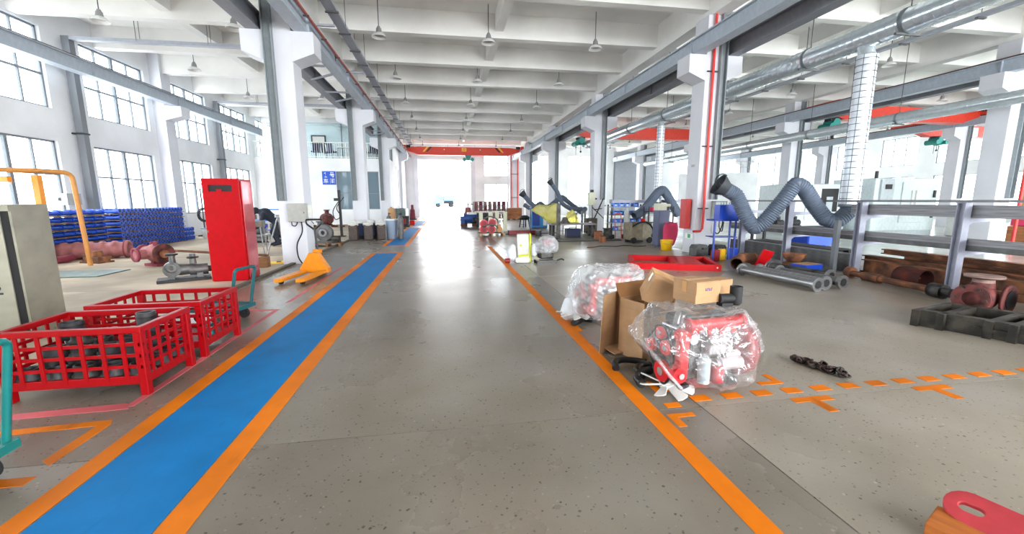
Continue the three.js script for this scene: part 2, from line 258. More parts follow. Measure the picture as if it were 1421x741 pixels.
// a glazed opening in the plane x = at (along = 'z') or z = at (along = 'x'); cols and rows give the bars, each [position, thickness]
function glaze(along, at, u0, u1, y0, y1, cols, rows, o = {}) {
  const w = struct(`window_${++windowCount}`), fr = o.frame ?? M.frame, t = 0.05, d = 0.06;
  const box = (a0, b0, a1, b1, dd = d) => along === 'z' ? BB(at - dd / 2, b0, a0, at + dd / 2, b1, a1) : BB(a0, b0, at - dd / 2, a1, b1, at + dd / 2);
  obj('frame', [box(u0, y0, u1, y0 + t), box(u0, y1 - t, u1, y1), box(u0, y0, u0 + t, y1), box(u1 - t, y0, u1, y1)], fr, w);
  const cs = [...cols.map(([p, th]) => [lerp(u0, u1, p), th])], rs = rows.map(([p, th]) => [lerp(y0, y1, p), th]);
  for (const [p, th] of cs) obj('mullion', box(p - th / 2, y0 + t, p + th / 2, y1 - t, d * (th > 0.06 ? 1.4 : 1)), fr, w);
  for (const [p, th] of rs) obj('transom', box(u0 + t, p - th / 2, u1 - t, p + th / 2, d * 0.9), fr, w);
  const ce = [u0, ...cs.map((c) => c[0]), u1], re = [y0, ...rs.map((r) => r[0]), y1];
  for (let i = 0; i < ce.length - 1; i++) for (let j = 0; j < re.length - 1; j++) obj('pane', box(ce[i] + 0.015, re[j] + 0.015, ce[i + 1] - 0.015, re[j + 1] - 0.015, 0.006), o.glass ?? M.glass, w);
  return w;
}
const sideBays = []; for (let k = -2; k <= 3; k++) { sideBays.push([ZC(k) - 3.55, ZC(k) - 0.65], [ZC(k) - 7.75, ZC(k) - 4.85]); }
const hallBays = sideBays.filter(([a, b]) => b < ZB - 0.3 && a > ZE + 0.3);  // window wall bays beyond the office front are added to light its rooms
{
  const left = [], right = [];
  for (const [a, b] of hallBays) {
    left.push([a, b, 1.0, 3.33], [a, b, 4.25, 6.5]);
    right.push([a, b, 1.0, 3.33], [a, b, 4.25, 6.5]);
  }
  structMesh('wall_left', cells(ZE, ZB, 0, SLAB, left).map(([a, b, y0, y1]) => BB(WL - 0.25, y0, a, WL, y1, b)), M.wall);
  structMesh('wall_right', cells(ZE, ZB, 0, SLAB, right).map(([a, b, y0, y1]) => BB(WR, y0, a, WR + 0.25, y1, b)), M.wall);
  const cols = [[0.25, 0.04], [0.5, 0.09], [0.75, 0.04]];
  for (const [a, b, y0, y1] of left) glaze('z', WL - 0.12, a, b, y0, y1, y0 < 2 ? cols : cols, y0 < 2 ? [[0.58, 0.05]] : [[0.42, 0.06], [0.8, 0.04]]);
  for (const [a, b, y0, y1] of right) if (b < 3) glaze('z', WR + 0.12, a, b, y0, y1, [[0.33, 0.05], [0.66, 0.05]], [[0.55, 0.05]]);
  for (const [a, b, y0, y1] of left) daylight(b - a, y1 - y0, [WL + 0.02, (y0 + y1) / 2, (a + b) / 2], [0, (y0 + y1) / 2, (a + b) / 2], 0.35);
  for (const [a, b] of hallBays) if (b < -6) daylight(b - a, 2.25, [WR - 0.02, 5.37, (a + b) / 2], [0, 5.37, (a + b) / 2], 0.35);
}
{
  // end wall: vehicle opening of the aisle, roller shutter of the far bay, glazing
  const ends = [[-2.35, 2.65, 0, 5.55], [4.0, 6.4, 3.87, 6.1], [4.0, 6.4, 0.66, 3.16], [8.4, 11.4, 1.0, 6.0], [12.6, 16.6, 1.0, 6.0], [17.62, 22.8, 0, 6.0], [24.2, 27.2, 1.0, 3.3], [24.2, 27.2, 4.2, 6.2], [29.4, 32.4, 1, 3.3], [29.4, 32.4, 4.2, 6.2], [33.4, 36.4, 1, 3.3], [33.4, 36.4, 4.2, 6.2]];
  structMesh('wall_end', cells(WL, WR, 0, SLAB, ends).map(([a, b, y0, y1]) => BB(a, y0, ZE - 0.25, b, y1, ZE)), M.wall);
  for (const [a, b, y0, y1] of ends) if (a > 3 && Math.abs(a - 17.62) > 0.1) {
    glaze('x', ZE - 0.12, a, b, y0, y1, b - a > 2.6 ? [[0.33, 0.05], [0.66, 0.05]] : [[0.5, 0.07]], y1 - y0 > 3 ? [[0.3, 0.06], [0.62, 0.06]] : [[0.58, 0.06]], { frame: M.frame });
    daylight(b - a, y1 - y0, [(a + b) / 2, (y0 + y1) / 2, ZE + 0.02], [(a + b) / 2, (y0 + y1) / 2, 0], 0.5);
  }
  daylight(5, 5.5, [0.15, 2.8, ZE + 0.02], [0.15, 2.8, 0], 0.5);
  const back = [[7.9, 16.9, 0, 6.2], [18.6, 27.4, 0.9, 6.3], [29, 36.6, 0.9, 6.3], [0.6, 6.6, 3.6, 6.3]];  // unseen openings with strong lights, added to brighten the near right floor
  structMesh('wall_back', cells(WL, WR, 0, SLAB, back).map(([a, b, y0, y1]) => BB(a, y0, ZB, b, y1, ZB + 0.25)), M.wall);
  for (const [a, b, y0, y1] of back) { if (a !== 7.9) glaze('x', ZB + 0.12, a, b, y0, y1, [[0.25, 0.05], [0.5, 0.05], [0.75, 0.05]], [[0.5, 0.05]]); daylight(b - a, y1 - y0, [(a + b) / 2, (y0 + y1) / 2, ZB - 0.02], [(a + b) / 2, (y0 + y1) / 2, 0], a > 18 ? 1.0 : 2.3); }
  // roller shutter: separate slats
  const sh = struct('door_1'); obj('housing', BB(17.5, 6.0, ZE, 22.9, 6.45, ZE + 0.4), M.shutter, sh); obj('guide_rail', BB(17.5, 0, ZE, 17.62, 6, ZE + 0.12), M.frame, sh); obj('guide_rail', BB(22.8, 0, ZE, 22.92, 6, ZE + 0.12), M.frame, sh);
  for (let y = 0; y < 5.99; y += 0.2) obj('slat', [BB(17.62, y, ZE - 0.14, 22.8, y + 0.17, ZE - 0.06), BB(17.62, y + 0.17, ZE - 0.14, 22.8, y + 0.2, ZE - 0.1)], M.shutter, sh);
  const lintel = struct('door_2'); obj('lintel', BB(-2.5, 5.4, ZE, 2.8, 5.62, ZE + 0.1), M.wall, lintel); obj('jamb', BB(-2.75, 0, ZE, -2.35, 5.62, ZE + 0.5), M.column, lintel); obj('jamb', BB(2.65, 0, ZE, 3.1, 6.3, ZE + 0.3), M.column, lintel); obj('pier', BB(6.5, 0, ZE, 7.5, 6.38, ZE + 0.35), M.column, lintel);
}

// ---- concrete columns with twin corbels and a steel channel against them
function column(x, z, label, group, o = {}) {
  const c = thing('concrete_column', label, 'column', [x, 0, z], 0, group); c.userData.kind = 'structure';
  obj('shaft', RB(0.6, 6.38, 0.6, 0.02, 0, 3.19, 0), M.column, c);
  for (const s of [-1, 1]) {
    const g = extrude([[0.29, 4.72], [0.78, 4.92], [0.78, 5.38], [0.29, 5.38]], 0.6); if (s < 0) g.rotateY(Math.PI); g.translate(0, 0, s < 0 ? 0.3 : -0.3);
    obj('corbel', g, M.column, c);
  }
  const cx = o.channel ?? 0;
  obj('steel_channel', [BB(cx - 0.1, 1.55, 0.3, cx + 0.1, 6.38, 0.32), BB(cx - 0.1, 1.55, 0.32, cx - 0.08, 6.38, 0.42), BB(cx + 0.08, 1.55, 0.32, cx + 0.1, 6.38, 0.42)], M.channel, c);
  return c;
}
for (let k = 0; k <= 3; k++) column(XL, ZC(k), k === 0 ? 'white concrete column with grey switch box, behind the orange pallet jack' : k === 1 ? 'white concrete column rising behind the group of dark bins' : 'white concrete column standing against the office block', k > 1 ? 'columns along the office block' : undefined, { channel: -0.18 });
for (let k = 0; k <= 3; k++) column(XR, ZC(k), k === 0 ? 'white concrete column with red pipe and red hose box' : k === 1 ? 'white concrete column beside the blue bin shelves' : 'white concrete column beyond the welding bench', k > 1 ? 'columns beyond the welding bench' : undefined, { channel: 0.16 });
for (let k = 0; k <= 3; k++) column(XC, ZC(k), k < 2 ? 'white concrete column behind the steel bar rack' : 'white concrete column before the roller shutter', k < 2 ? 'columns behind the bar rack' : 'columns before the roller shutter', { channel: 0.16 });
for (let k = 0; k <= 3; k++) column(XD, ZC(k), 'white concrete column far behind the machining centres', 'columns behind the machining centres', { channel: 0.16 });
// pilasters with single corbels on the window wall
for (let k = -1; k <= 1; k++) {
  const c = thing('wall_pilaster', 'white wall pilaster with corbel between the tall windows', 'pilaster', [WL, 0, ZC(k)], 0, 'pilasters of the window wall'); c.userData.kind = 'structure';
  obj('shaft', BB(0, 0, -0.3, 0.38, 7.25, 0.3), M.column, c);
  const g = extrude([[0.38, 4.75], [0.98, 4.92], [0.98, 5.3], [0.38, 5.3]], 0.6).translate(0, 0, -0.3); obj('corbel', g, M.column, c);
}
for (let k = -1; k <= 1; k++) {
  const c = thing('downpipe', 'grey square downpipe between the windows of the white wall', 'downpipe', [WL + 0.1, 0, ZC(k) - 4.2], 0, 'downpipes of the window wall');
  obj('pipe', BB(0, 0, -0.1, 0.2, 6.45, 0.1), M.frame, c); for (const y of [1.2, 3.6, 5.8]) obj('clip', BB(-0.1, y, -0.13, 0.22, y + 0.05, 0.13), M.frameDark, c);
  obj('cable_tray', [BB(0.2, 6.35, -0.09, 7.1, 6.38, 0.09), BB(0.2, 6.38, -0.09, 7.1, 6.45, -0.08), BB(0.2, 6.38, 0.08, 7.1, 6.45, 0.09)], M.tray, c);
  for (const x of [2, 4, 6]) obj('hanger', [bar([x, 6.4, -0.09], [x, SLAB, -0.09], 0.008, 6), bar([x, 6.4, 0.09], [x, SLAB, 0.09], 0.008, 6)], M.rod, c);
}

// ---- crane runway beams
function runway(x, y, m, label, inner, z0 = ZB - 0.4, z1 = ZE + 0.4) {
  const r = thing('runway_beam', label, 'beam', [x, y, 0]);
  obj('web', BB(-0.08, 0.03, z1, 0.08, 0.37, z0), m, r); obj('bottom_flange', BB(-0.15, 0, z1, 0.15, 0.03, z0), m, r); obj('top_flange', BB(-0.15, 0.37, z1, 0.15, 0.4, z0), m, r); obj('rail', BB(-0.03, 0.4, z1, 0.03, 0.47, z0), M.rail, r);
  const st = []; for (let z = -6.9; z > z1; z -= 4.2) st.push(BB(-0.14, 0.03, z - 0.01, 0.14, 0.37, z + 0.01)); obj('stiffener', st, m, r);
  return r;
}
runway(XL + 0.52, 5.38, M.girder, 'grey steel crane runway beam above the blue walkway', 1);
runway(XL - 0.5, 5.38, M.girderDark, 'dark grey runway beam over the pump store, carried by office columns', 1, ZB - 0.4, -27);
runway(WL + 0.72, 5.3, M.girder, 'light grey runway beam along the window wall', 1, ZB - 0.4, -27.5);
runway(XR - 0.52, 5.38, M.girder, 'light grey steel crane runway beam above the welding bench', 1);
runway(XR + 0.5, 5.38, M.girderDark, 'dark grey runway beam beside the big round air duct', 1);
runway(XC - 0.52, 5.38, M.girder, 'grey runway beam with red rail over the thinner air duct', 1);
runway(XC + 0.5, 5.38, M.girderDark, 'dark runway beam over the machining centres', 1);
runway(XD - 0.52, 5.38, M.girder, 'grey runway beam carried by the columns behind the machining centres', 1);
for (let k = 0; k < 2; k++) { // braces between the twin beams of the office row
  const b = thing('bracing', 'dark steel bracing between twin runway beams above the walkway', 'bracing', [XL, 5.3, ZC(k) - 2.1], 0, 'bracing of the twin runway beams');
  for (let j = 0; j < 4; j++) obj('brace', beam([-0.38, 0.04, -j * 1.5], [0.4, 0.04, -j * 1.5 + (j % 2 ? 0.7 : 0)], 0.06, 0.05), M.girderDark, b);
}
// ---- cable tray, conductor line beside the walkway beam
{
  const t = thing('cable_tray', 'grey perforated cable tray hanging under the ceiling above the walkway', 'cable tray', [-2.62, 6.2, 0]);
  obj('channel', [BB(-0.13, 0, ZE + 1, 0.13, 0.015, 4), BB(-0.13, 0.015, ZE + 1, -0.12, 0.08, 4), BB(0.12, 0.015, ZE + 1, 0.13, 0.08, 4)], M.tray, t);
  for (let z = -6.2; z > -40; z -= 1.4) obj('cross_bar', BB(-0.16, -0.03, z - 0.03, 0.16, 0, z + 0.03), M.rod, t);
  for (let z = -9.8; z > -40; z -= 2.8) obj('hanger', [bar([-0.15, -0.02, z], [-0.15, 1.04, z], 0.008, 6), bar([0.15, -0.02, z], [0.15, 1.04, z], 0.008, 6)], M.rod, t);
  for (let z = -12.6; z > -40; z -= 4.2) obj('side_bracket', BB(-0.72, -0.06, z - 0.03, -0.13, -0.01, z + 0.03), M.tray, t);
  const c = thing('conductor_line', 'thin red-brown conductor line beside the walkway runway beam', 'conductor', [XL + 0.76, 5.62, 0]);
  obj('line', BB(-0.02, -0.02, ZE + 0.6, 0.02, 0.03, 6), M.conductor, c); for (let z = -5; z > -40; z -= 1.4) obj('insulator', BB(-0.08, -0.03, z - 0.02, 0.05, 0, z + 0.02), M.rod, c);
  for (let z = -5; z > -40; z -= 4.2) obj('post', BB(-0.085, -0.1, z - 0.02, -0.06, 0.14, z + 0.02), M.rod, c);
}
{ // cable tray across the end wall, tray along the middle hall
  const t = thing('cable_tray', 'dark thin cable tray running across the end wall above the red crane', 'cable tray', [0, 6.28, ZE + 1.6]); obj('channel', BB(-3.3, 0, -0.08, 7.1, 0.07, 0.08), M.rod, t); for (const x of [-2, 0.5, 3, 5.5]) obj('hanger', bar([x, 0.05, 0], [x, 0.97, 0], 0.008, 6), M.rod, t);
  const u = thing('cable_tray', 'grey cable tray hanging in the middle hall between the two air ducts', 'cable tray', [14.2, 6.3, 0]); obj('channel', [BB(-0.1, 0, ZE + 3, 0.1, 0.02, 6), BB(-0.1, 0.02, ZE + 3, -0.09, 0.09, 6), BB(0.09, 0.02, ZE + 3, 0.1, 0.09, 6)], M.tray, u);
  for (let z = -6; z > -38; z -= 1.9) { obj('hanger', bar([0, 0.05, z], [0, 0.95, z], 0.01, 6), M.rod, u); obj('cross_bar', BB(-0.14, -0.04, z - 0.04, 0.14, 0, z + 0.04), M.rod, u); }
}

// ---- overhead cranes
function crane(x0, x1, z, label, hoistAt, sign) {
  const cx = (x0 + x1) / 2, L = x1 - x0, c = thing('overhead_crane', label, 'crane', [cx, 5.85, z]);
  const h = 0.36, e = 1.1, prof = [[-L / 2 + 0.1, 0.12], [-L / 2 + e, -0.42], [L / 2 - e, -0.42], [L / 2 - 0.1, 0.12], [L / 2 - 0.1, 0.3], [L / 2 - e, h - 0.12], [-L / 2 + e, h - 0.12], [-L / 2 + 0.1, 0.3]];
  const top = prof.map(([x, y]) => [x, y]); top[4][1] = 0.14; top[7][1] = 0.14; top[0][1] = -0.1; top[3][1] = -0.1;
  obj('girder', extrude(top, 0.42).translate(0, 0, -0.21), M.craneRed, c);
  obj('lower_flange', BB(-L / 2 + e, -0.45, -0.27, L / 2 - e, -0.42, 0.27), M.craneRed, c);
  for (const s of [-1, 1]) { const et = obj('end_truck', RB(0.26, 0.26, 2.2, 0.02, s * (L / 2), 0.13, 0), M.craneRed, c); obj('drive_motor', [C(0.11, 0.11, 0.34, s * (L / 2) - s * 0.3, 0.2, 0.55, 'x', 14)], M.black, et); obj('wheel', [C(0.1, 0.1, 0.1, s * L / 2, 0.06, 1.0, 'x', 16), C(0.1, 0.1, 0.1, s * L / 2, 0.06, -1.0, 'x', 16)], M.black, et); }
  if (sign) {
    for (const s of [-1, 1]) { const x = s * L * 0.31; for (const [dx, m] of [[-0.15, s < 0 ? M.craneYellow : M.black], [0.12, s < 0 ? M.black : M.craneYellow]]) obj('hazard_stripe', extrude([[x + dx - 0.1 + s * 0.2, -0.18], [x + dx + 0.06 + s * 0.2, -0.18], [x + dx + 0.06 - s * 0.18, 0.23], [x + dx - 0.1 - s * 0.18, 0.23]], 0.012).translate(0, 0, 0.205), m, c); }
    const p = obj('rating_plate', BB(-0.2, -0.12, 0.205, 0.2, 0.18, 0.222), M.craneYellow, c); obj('plate_mark', [BB(-0.1, -0.04, 0.222, 0.1, -0.01, 0.226), BB(-0.1, 0.08, 0.222, 0.1, 0.11, 0.226), BB(-0.1, -0.04, 0.222, -0.07, 0.11, 0.226), BB(0.07, -0.04, 0.222, 0.1, 0.11, 0.226)], M.craneRed, p);
    for (const x of [-1.7, 1.4]) obj('indicator', S(0.05, x, 0.02, 0.21), M.white, c);
  }
  const ho = obj('hoist', [C(0.2, 0.2, 0.6, hoistAt, -0.62, 0, 'z', 20), C(0.15, 0.15, 0.7, hoistAt - 0.34, -0.8, 0.05, 'z', 16), C(0.15, 0.15, 0.7, hoistAt + 0.34, -0.8, 0.05, 'z', 16), B(0.9, 0.06, 0.2, hoistAt, -0.84, 0.1)], M.hoist, c);
  obj('wheel_housing', B(0.5, 0.12, 0.36, hoistAt, -0.46, 0), M.dark, ho); obj('hook', [bar([hoistAt, -0.9, 0.1], [hoistAt, -1.25, 0.1], 0.015), S(0.06, hoistAt, -1.28, 0.1)], M.dark, ho); obj('pendant', bar([hoistAt - 0.35, -0.9, 0.2], [hoistAt - 0.35, -1.5, 0.2], 0.012), M.rod, ho);
  return c;
}
crane(XL + 0.52, XR - 0.52, -37.6, 'red overhead crane above the vehicle opening, yellow and black stripes on girder', 0.35, true);
crane(XR + 0.5, XC - 0.52, -26.3, 'red overhead crane girder behind the big round air duct', -3.9, false);
crane(XC + 0.5, XD - 0.52, -18.6, 'red overhead crane over the machining centres', -4.0, false);
crane(XD + 0.5, WR - 0.6, -22.6, 'red overhead crane in the bay by the far windows', -2, false);

// ---- high-bay lamps
{
  const proto = thing('high_bay_lamp', 'white round high-bay lamp hanging on a rod from the ceiling', 'lamp', [0, 0, 0], 0, 'high-bay lamps under the ceiling');
  obj('rod', C(0.012, 0.012, 0.83, 0, 0.635, 0, 'y', 8), M.rod, proto); obj('housing', [C(0.07, 0.09, 0.13, 0, 0.14, 0), C(0.04, 0.06, 0.06, 0, 0.23, 0)], M.lampGrey, proto);
  obj('reflector', lathe([[0.06, 0.1], [0.15, 0.06], [0.21, -0.02], [0.215, -0.03], [0.2, -0.03], [0.14, 0.04], [0.06, 0.08]], 0, 0, 0), M.lampWhite, proto); obj('lens', C(0.13, 0.13, 0.02, 0, 0.035, 0), M.lampIn, proto);
  let first = true; const spots = [];
  for (const x of [-8.69, -5.5, -1.7, 1.45, 4.78, 9.5, 12.25, 15.6, 20.5, 23.8, 31]) for (let k = 0; k < 7; k++) { const z = -13.25 - 4.2 * k; if (x < -5 && z < -26) continue; if (x > 18 && k > 4) continue; spots.push([x, 6.2, z]); }
  for (const x of [9.5, 12.25]) spots.push([x, 6.2, -9.05]);
  spots.push([12.25, 6.2, -7.2]);
  for (const p of spots) { if (first) { proto.position.set(...p); first = false; } else copy(proto, p); }
}

// ================================================================ OFFICE BLOCK
{
  const ZF = -27.95, zb = -29.6;
  const op = [[-6.6, -4.05, 1.0, 3.36]];
  structMesh('wall_office_front', cells(WL, XL - 0.3, 0, 4.15, op).map(([a, b, y0, y1]) => BB(a, y0, ZF - 0.15, b, y1, ZF)), M.wall);
  glaze('x', ZF - 0.08, -6.6, -4.05, 1.0, 3.36, [[0.36, 0.05], [0.68, 0.05]], [[0.42, 0.04]], { glass: M.officeGlass });
  structMesh('floor_office_upper', BB(WL, 4.0, ZE, XL + 0.1, 4.15, ZF - 0.15), M.wall);
  structMesh('wall_office_inner', BB(WL, 0, -33.1, XL - 0.05, 4.0, -33), M.wall); structMesh('wall_office_upper_inner', BB(WL, 4.15, -33.1, XL - 0.05, 6.5, -33), M.wall);
  const up = struct('wall_office_upper');
  obj('glass_panel', BB(WL + 0.02, 4.15, zb - 0.02, -8.9, 6.5, zb + 0.02), M.tint, up); obj('glass_panel', BB(-8.86, 4.15, zb - 0.02, -6.5, 6.5, zb + 0.02), M.tint, up); obj('glass_panel', BB(-6.46, 4.15, zb - 0.02, -3.9, 6.5, zb + 0.02), M.tint, up);
  obj('post', BB(-8.9, 4.15, zb - 0.04, -8.86, 6.5, zb + 0.04), M.frame, up); obj('post', BB(-6.5, 4.15, zb - 0.04, -6.46, 6.5, zb + 0.04), M.frame, up); obj('head_beam', BB(WL, 6.5, zb - 0.15, XL, SLAB, zb + 0.15), M.wall, up);
  const side = struct('wall_office_side');
  const sop = [[-31.9, -29.3, 4.3, 5.9], [-32.1, -32.0, 1.0, 3.1], [-30.6, -30.5, 1.0, 3.1], [-35.4, -33.9, 0, 4.2]];
  obj('wall', cells(ZE, -28.2, 0, 6.5, sop).map(([a, b, y0, y1]) => BB(XL - 0.05, y0, a, XL + 0.1, y1, b)), M.wall, side);
  glaze('z', XL + 0.02, -31.9, -29.3, 4.3, 5.9, [[0.5, 0.05]], [], { glass: M.officeGlass });
  for (const z of [-32.1, -30.6]) obj('slit_frame', BB(XL - 0.02, 1.0, z, XL + 0.05, 3.1, z + 0.1), M.frameDark, side);
  const d = struct('door_3'); obj('leaf', BB(XL, 0, -35.35, XL + 0.06, 4.15, -33.95), M.channel, d); obj('door_handle', BB(XL + 0.06, 1.0, -34.15, XL + 0.12, 1.15, -34.1), M.frameDark, d);
  // balcony railing
  const r = thing('balcony_railing', 'white steel balcony railing along the upper floor of the office', 'railing', [0, 4.15, ZF - 0.07]);
  obj('handrail', BB(WL, 0.92, -0.025, XL - 0.3, 0.97, 0.025), M.white, r); obj('bottom_rail', BB(WL, 0.06, -0.02, XL - 0.3, 0.1, 0.02), M.white, r);
  for (let x = WL + 0.1; x < XL - 0.3; x += 0.13) obj('baluster', BB(x - 0.008, 0.1, -0.008, x + 0.008, 0.92, 0.008), M.white, r);
  for (let x = WL + 0.1; x < XL - 0.3; x += 1.3) obj('post', BB(x - 0.025, 0, -0.025, x + 0.025, 0.92, 0.025), M.white, r);
  // things upstairs
  const scr = thing('wall_display', 'dark framed blank panel on the glass wall above the balcony', 'panel', [-7.9, 5.45, zb + 0.06]); obj('frame', [BB(-0.45, -0.28, -0.03, 0.45, -0.2, 0.05), BB(-0.45, 0.2, -0.03, 0.45, 0.28, 0.05), BB(-0.45, -0.2, -0.03, -0.37, 0.2, 0.05), BB(0.37, -0.2, -0.03, 0.45, 0.2, 0.05)], M.frameDark, scr); obj('face', BB(-0.37, -0.2, -0.02, 0.37, 0.2, 0.02), M.white, scr);
  const chair = thing('office_chair', 'dark office chair on the balcony behind the white railing', 'chair', [0, 0, 0], 0, 'office chairs on the balcony');
  obj('backrest', RB(0.46, 0.5, 0.07, 0.03, 0, 0.72, -0.2, -0.1), M.navy, chair); obj('seat', RB(0.48, 0.08, 0.46, 0.03, 0, 0.45, 0), M.navy, chair); obj('stem', C(0.03, 0.03, 0.36, 0, 0.23, 0), M.dark, chair); obj('base', [B(0.5, 0.04, 0.06, 0, 0.03, 0), B(0.06, 0.04, 0.5, 0, 0.03, 0)], M.dark, chair);
  [-7.9, -7.35, -6.9, -5.3, -4.75, -4.25].forEach((x, i) => { if (i) copy(chair, [x, 4.15, -28.7 - (i % 2) * 0.3], i * 1.3); else chair.position.set(x, 4.15, -28.7); });
  const desk = thing('desk', 'pale desk on the balcony between the dark chairs', 'desk', [-6.15, 4.15, -28.8]); obj('top', B(0.9, 0.04, 0.5, 0, 0.74, 0), M.white, desk); for (const [a, b] of [[-1, -1], [-1, 1], [1, -1], [1, 1]]) obj('leg', B(0.04, 0.72, 0.04, a * 0.42, 0.36, b * 0.22), M.frame, desk);
  // blue sign: workshop number
  const sg = thing('workshop_sign', 'blue square wall sign with white Chinese characters on the office wall', 'sign', [-7.02, 2.95, ZF + 0.02]);
  obj('board', RB(0.8, 0.82, 0.03, 0.01, 0, 0, 0), M.sign, sg);
  const strokes = (cx, cy, s, list) => list.map(([x0, y0, x1, y1]) => beam([cx + x0 * s, cy + y0 * s, 0.018], [cx + x1 * s, cy + y1 * s, 0.018], 0.008, 0.034));
  const ch = (name, cx, cy, list) => obj(name, strokes(cx, cy, 0.3, list).map((g) => g), M.signWhite, sg);
  const line = (x0, y0, x1, y1) => [x0, y0, x1, y1];
  ch('numeral', -0.19, 0.19, [line(-0.25, 0.25, 0, 0.45), line(0, 0.48, 0, -0.48), line(-0.25, -0.46, 0.25, -0.46)]);
  ch('character', 0.19, 0.19, [line(-0.3, 0.46, 0.3, 0.46), line(-0.3, 0.46, -0.3, 0.16), line(0.3, 0.46, 0.3, 0.16), line(-0.3, 0.16, 0.3, 0.16), line(-0.48, 0, 0.48, 0), line(-0.2, 0, -0.26, -0.2), line(-0.26, -0.2, 0.3, -0.2), line(0.3, -0.2, 0.2, -0.48), line(0.2, -0.48, 0.02, -0.44)]);
  ch('character', -0.19, -0.2, [line(-0.4, 0.34, 0.4, 0.34), line(-0.05, 0.5, -0.3, 0.06), line(-0.3, 0.06, 0.36, 0.06), line(-0.48, -0.18, 0.48, -0.18), line(0.02, 0.26, 0.02, -0.5)]);
  ch('character', 0.19, -0.2, [line(-0.42, 0.32, -0.42, -0.48), line(-0.4, 0.5, -0.28, 0.4), line(-0.18, 0.42, 0.42, 0.42), line(0.42, 0.42, 0.42, -0.46), line(-0.18, 0.18, 0.18, 0.18), line(-0.18, 0.18, -0.18, -0.28), line(0.18, 0.18, 0.18, -0.28), line(-0.18, -0.05, 0.18, -0.05), line(-0.18, -0.28, 0.18, -0.28)]);
}

// ================================================================ STORE BAY UNDER THE WINDOW WALL
// ---- grey steel cabinet
{
  const c = thing('steel_cabinet', 'scuffed grey-green steel cabinet standing behind the red mesh crates', 'cabinet', [-5.16, 0, -5.62], rad(20));
  obj('body', [BB(-0.39, 0.0, -0.45, 0.39, 1.52, 0.41), BB(-0.39, 1.45, 0.41, 0.39, 1.52, 0.45), BB(-0.39, 0, 0.41, 0.39, 0.06, 0.45)], M.cabinetGrey, c); obj('dark_gap', BB(-0.37, 0.06, 0.41, 0.37, 1.45, 0.43), M.black, c);  // black strip paints in the dark of the gap round the door
  const d = obj('door', RB(0.70, 1.35, 0.03, 0.008, -0.03, 0.755, 0.45), M.cabinetGrey, c); obj('lock', [C(0.03, 0.03, 0.02, 0.2, 0.62, 0.47, 'z'), B(0.03, 0.12, 0.02, 0.2, 0.66, 0.47), B(0.08, 0.02, 0.01, 0.2, 0.56, 0.468)], M.dark, d);
}
// ---- orange tubular frame by the windows
{
  const f = thing('tubular_gantry', 'orange painted tubular gantry standing before the window wall', 'gantry', [0, 0, 0]);
  const p = (u, v, z) => atZ(u, v, z);
  const a = p(-60, 234, -10.2), b = p(62, 237, -11.2), c = p(99, 240, -11.6), d = p(120, 333, -11.6);
  obj('top_rail', bend([a, b, c, [d[0], 0.0, -11.6]], 0.05, 0.16, 6, 10), M.orangePipe, f);
  const e = p(50, 243, -11.0); obj('post', [BB(e[0] - 0.06, 0, e[2] - 0.06, e[0] + 0.06, e[1], e[2] + 0.06)], M.orange, f); const g0 = p(5, 246, -10.7); obj('cross_arm', [B(0.4, 0.12, 0.1, g0[0] - 0.1, g0[1] - 0.04, g0[2])], M.orange, f);
}
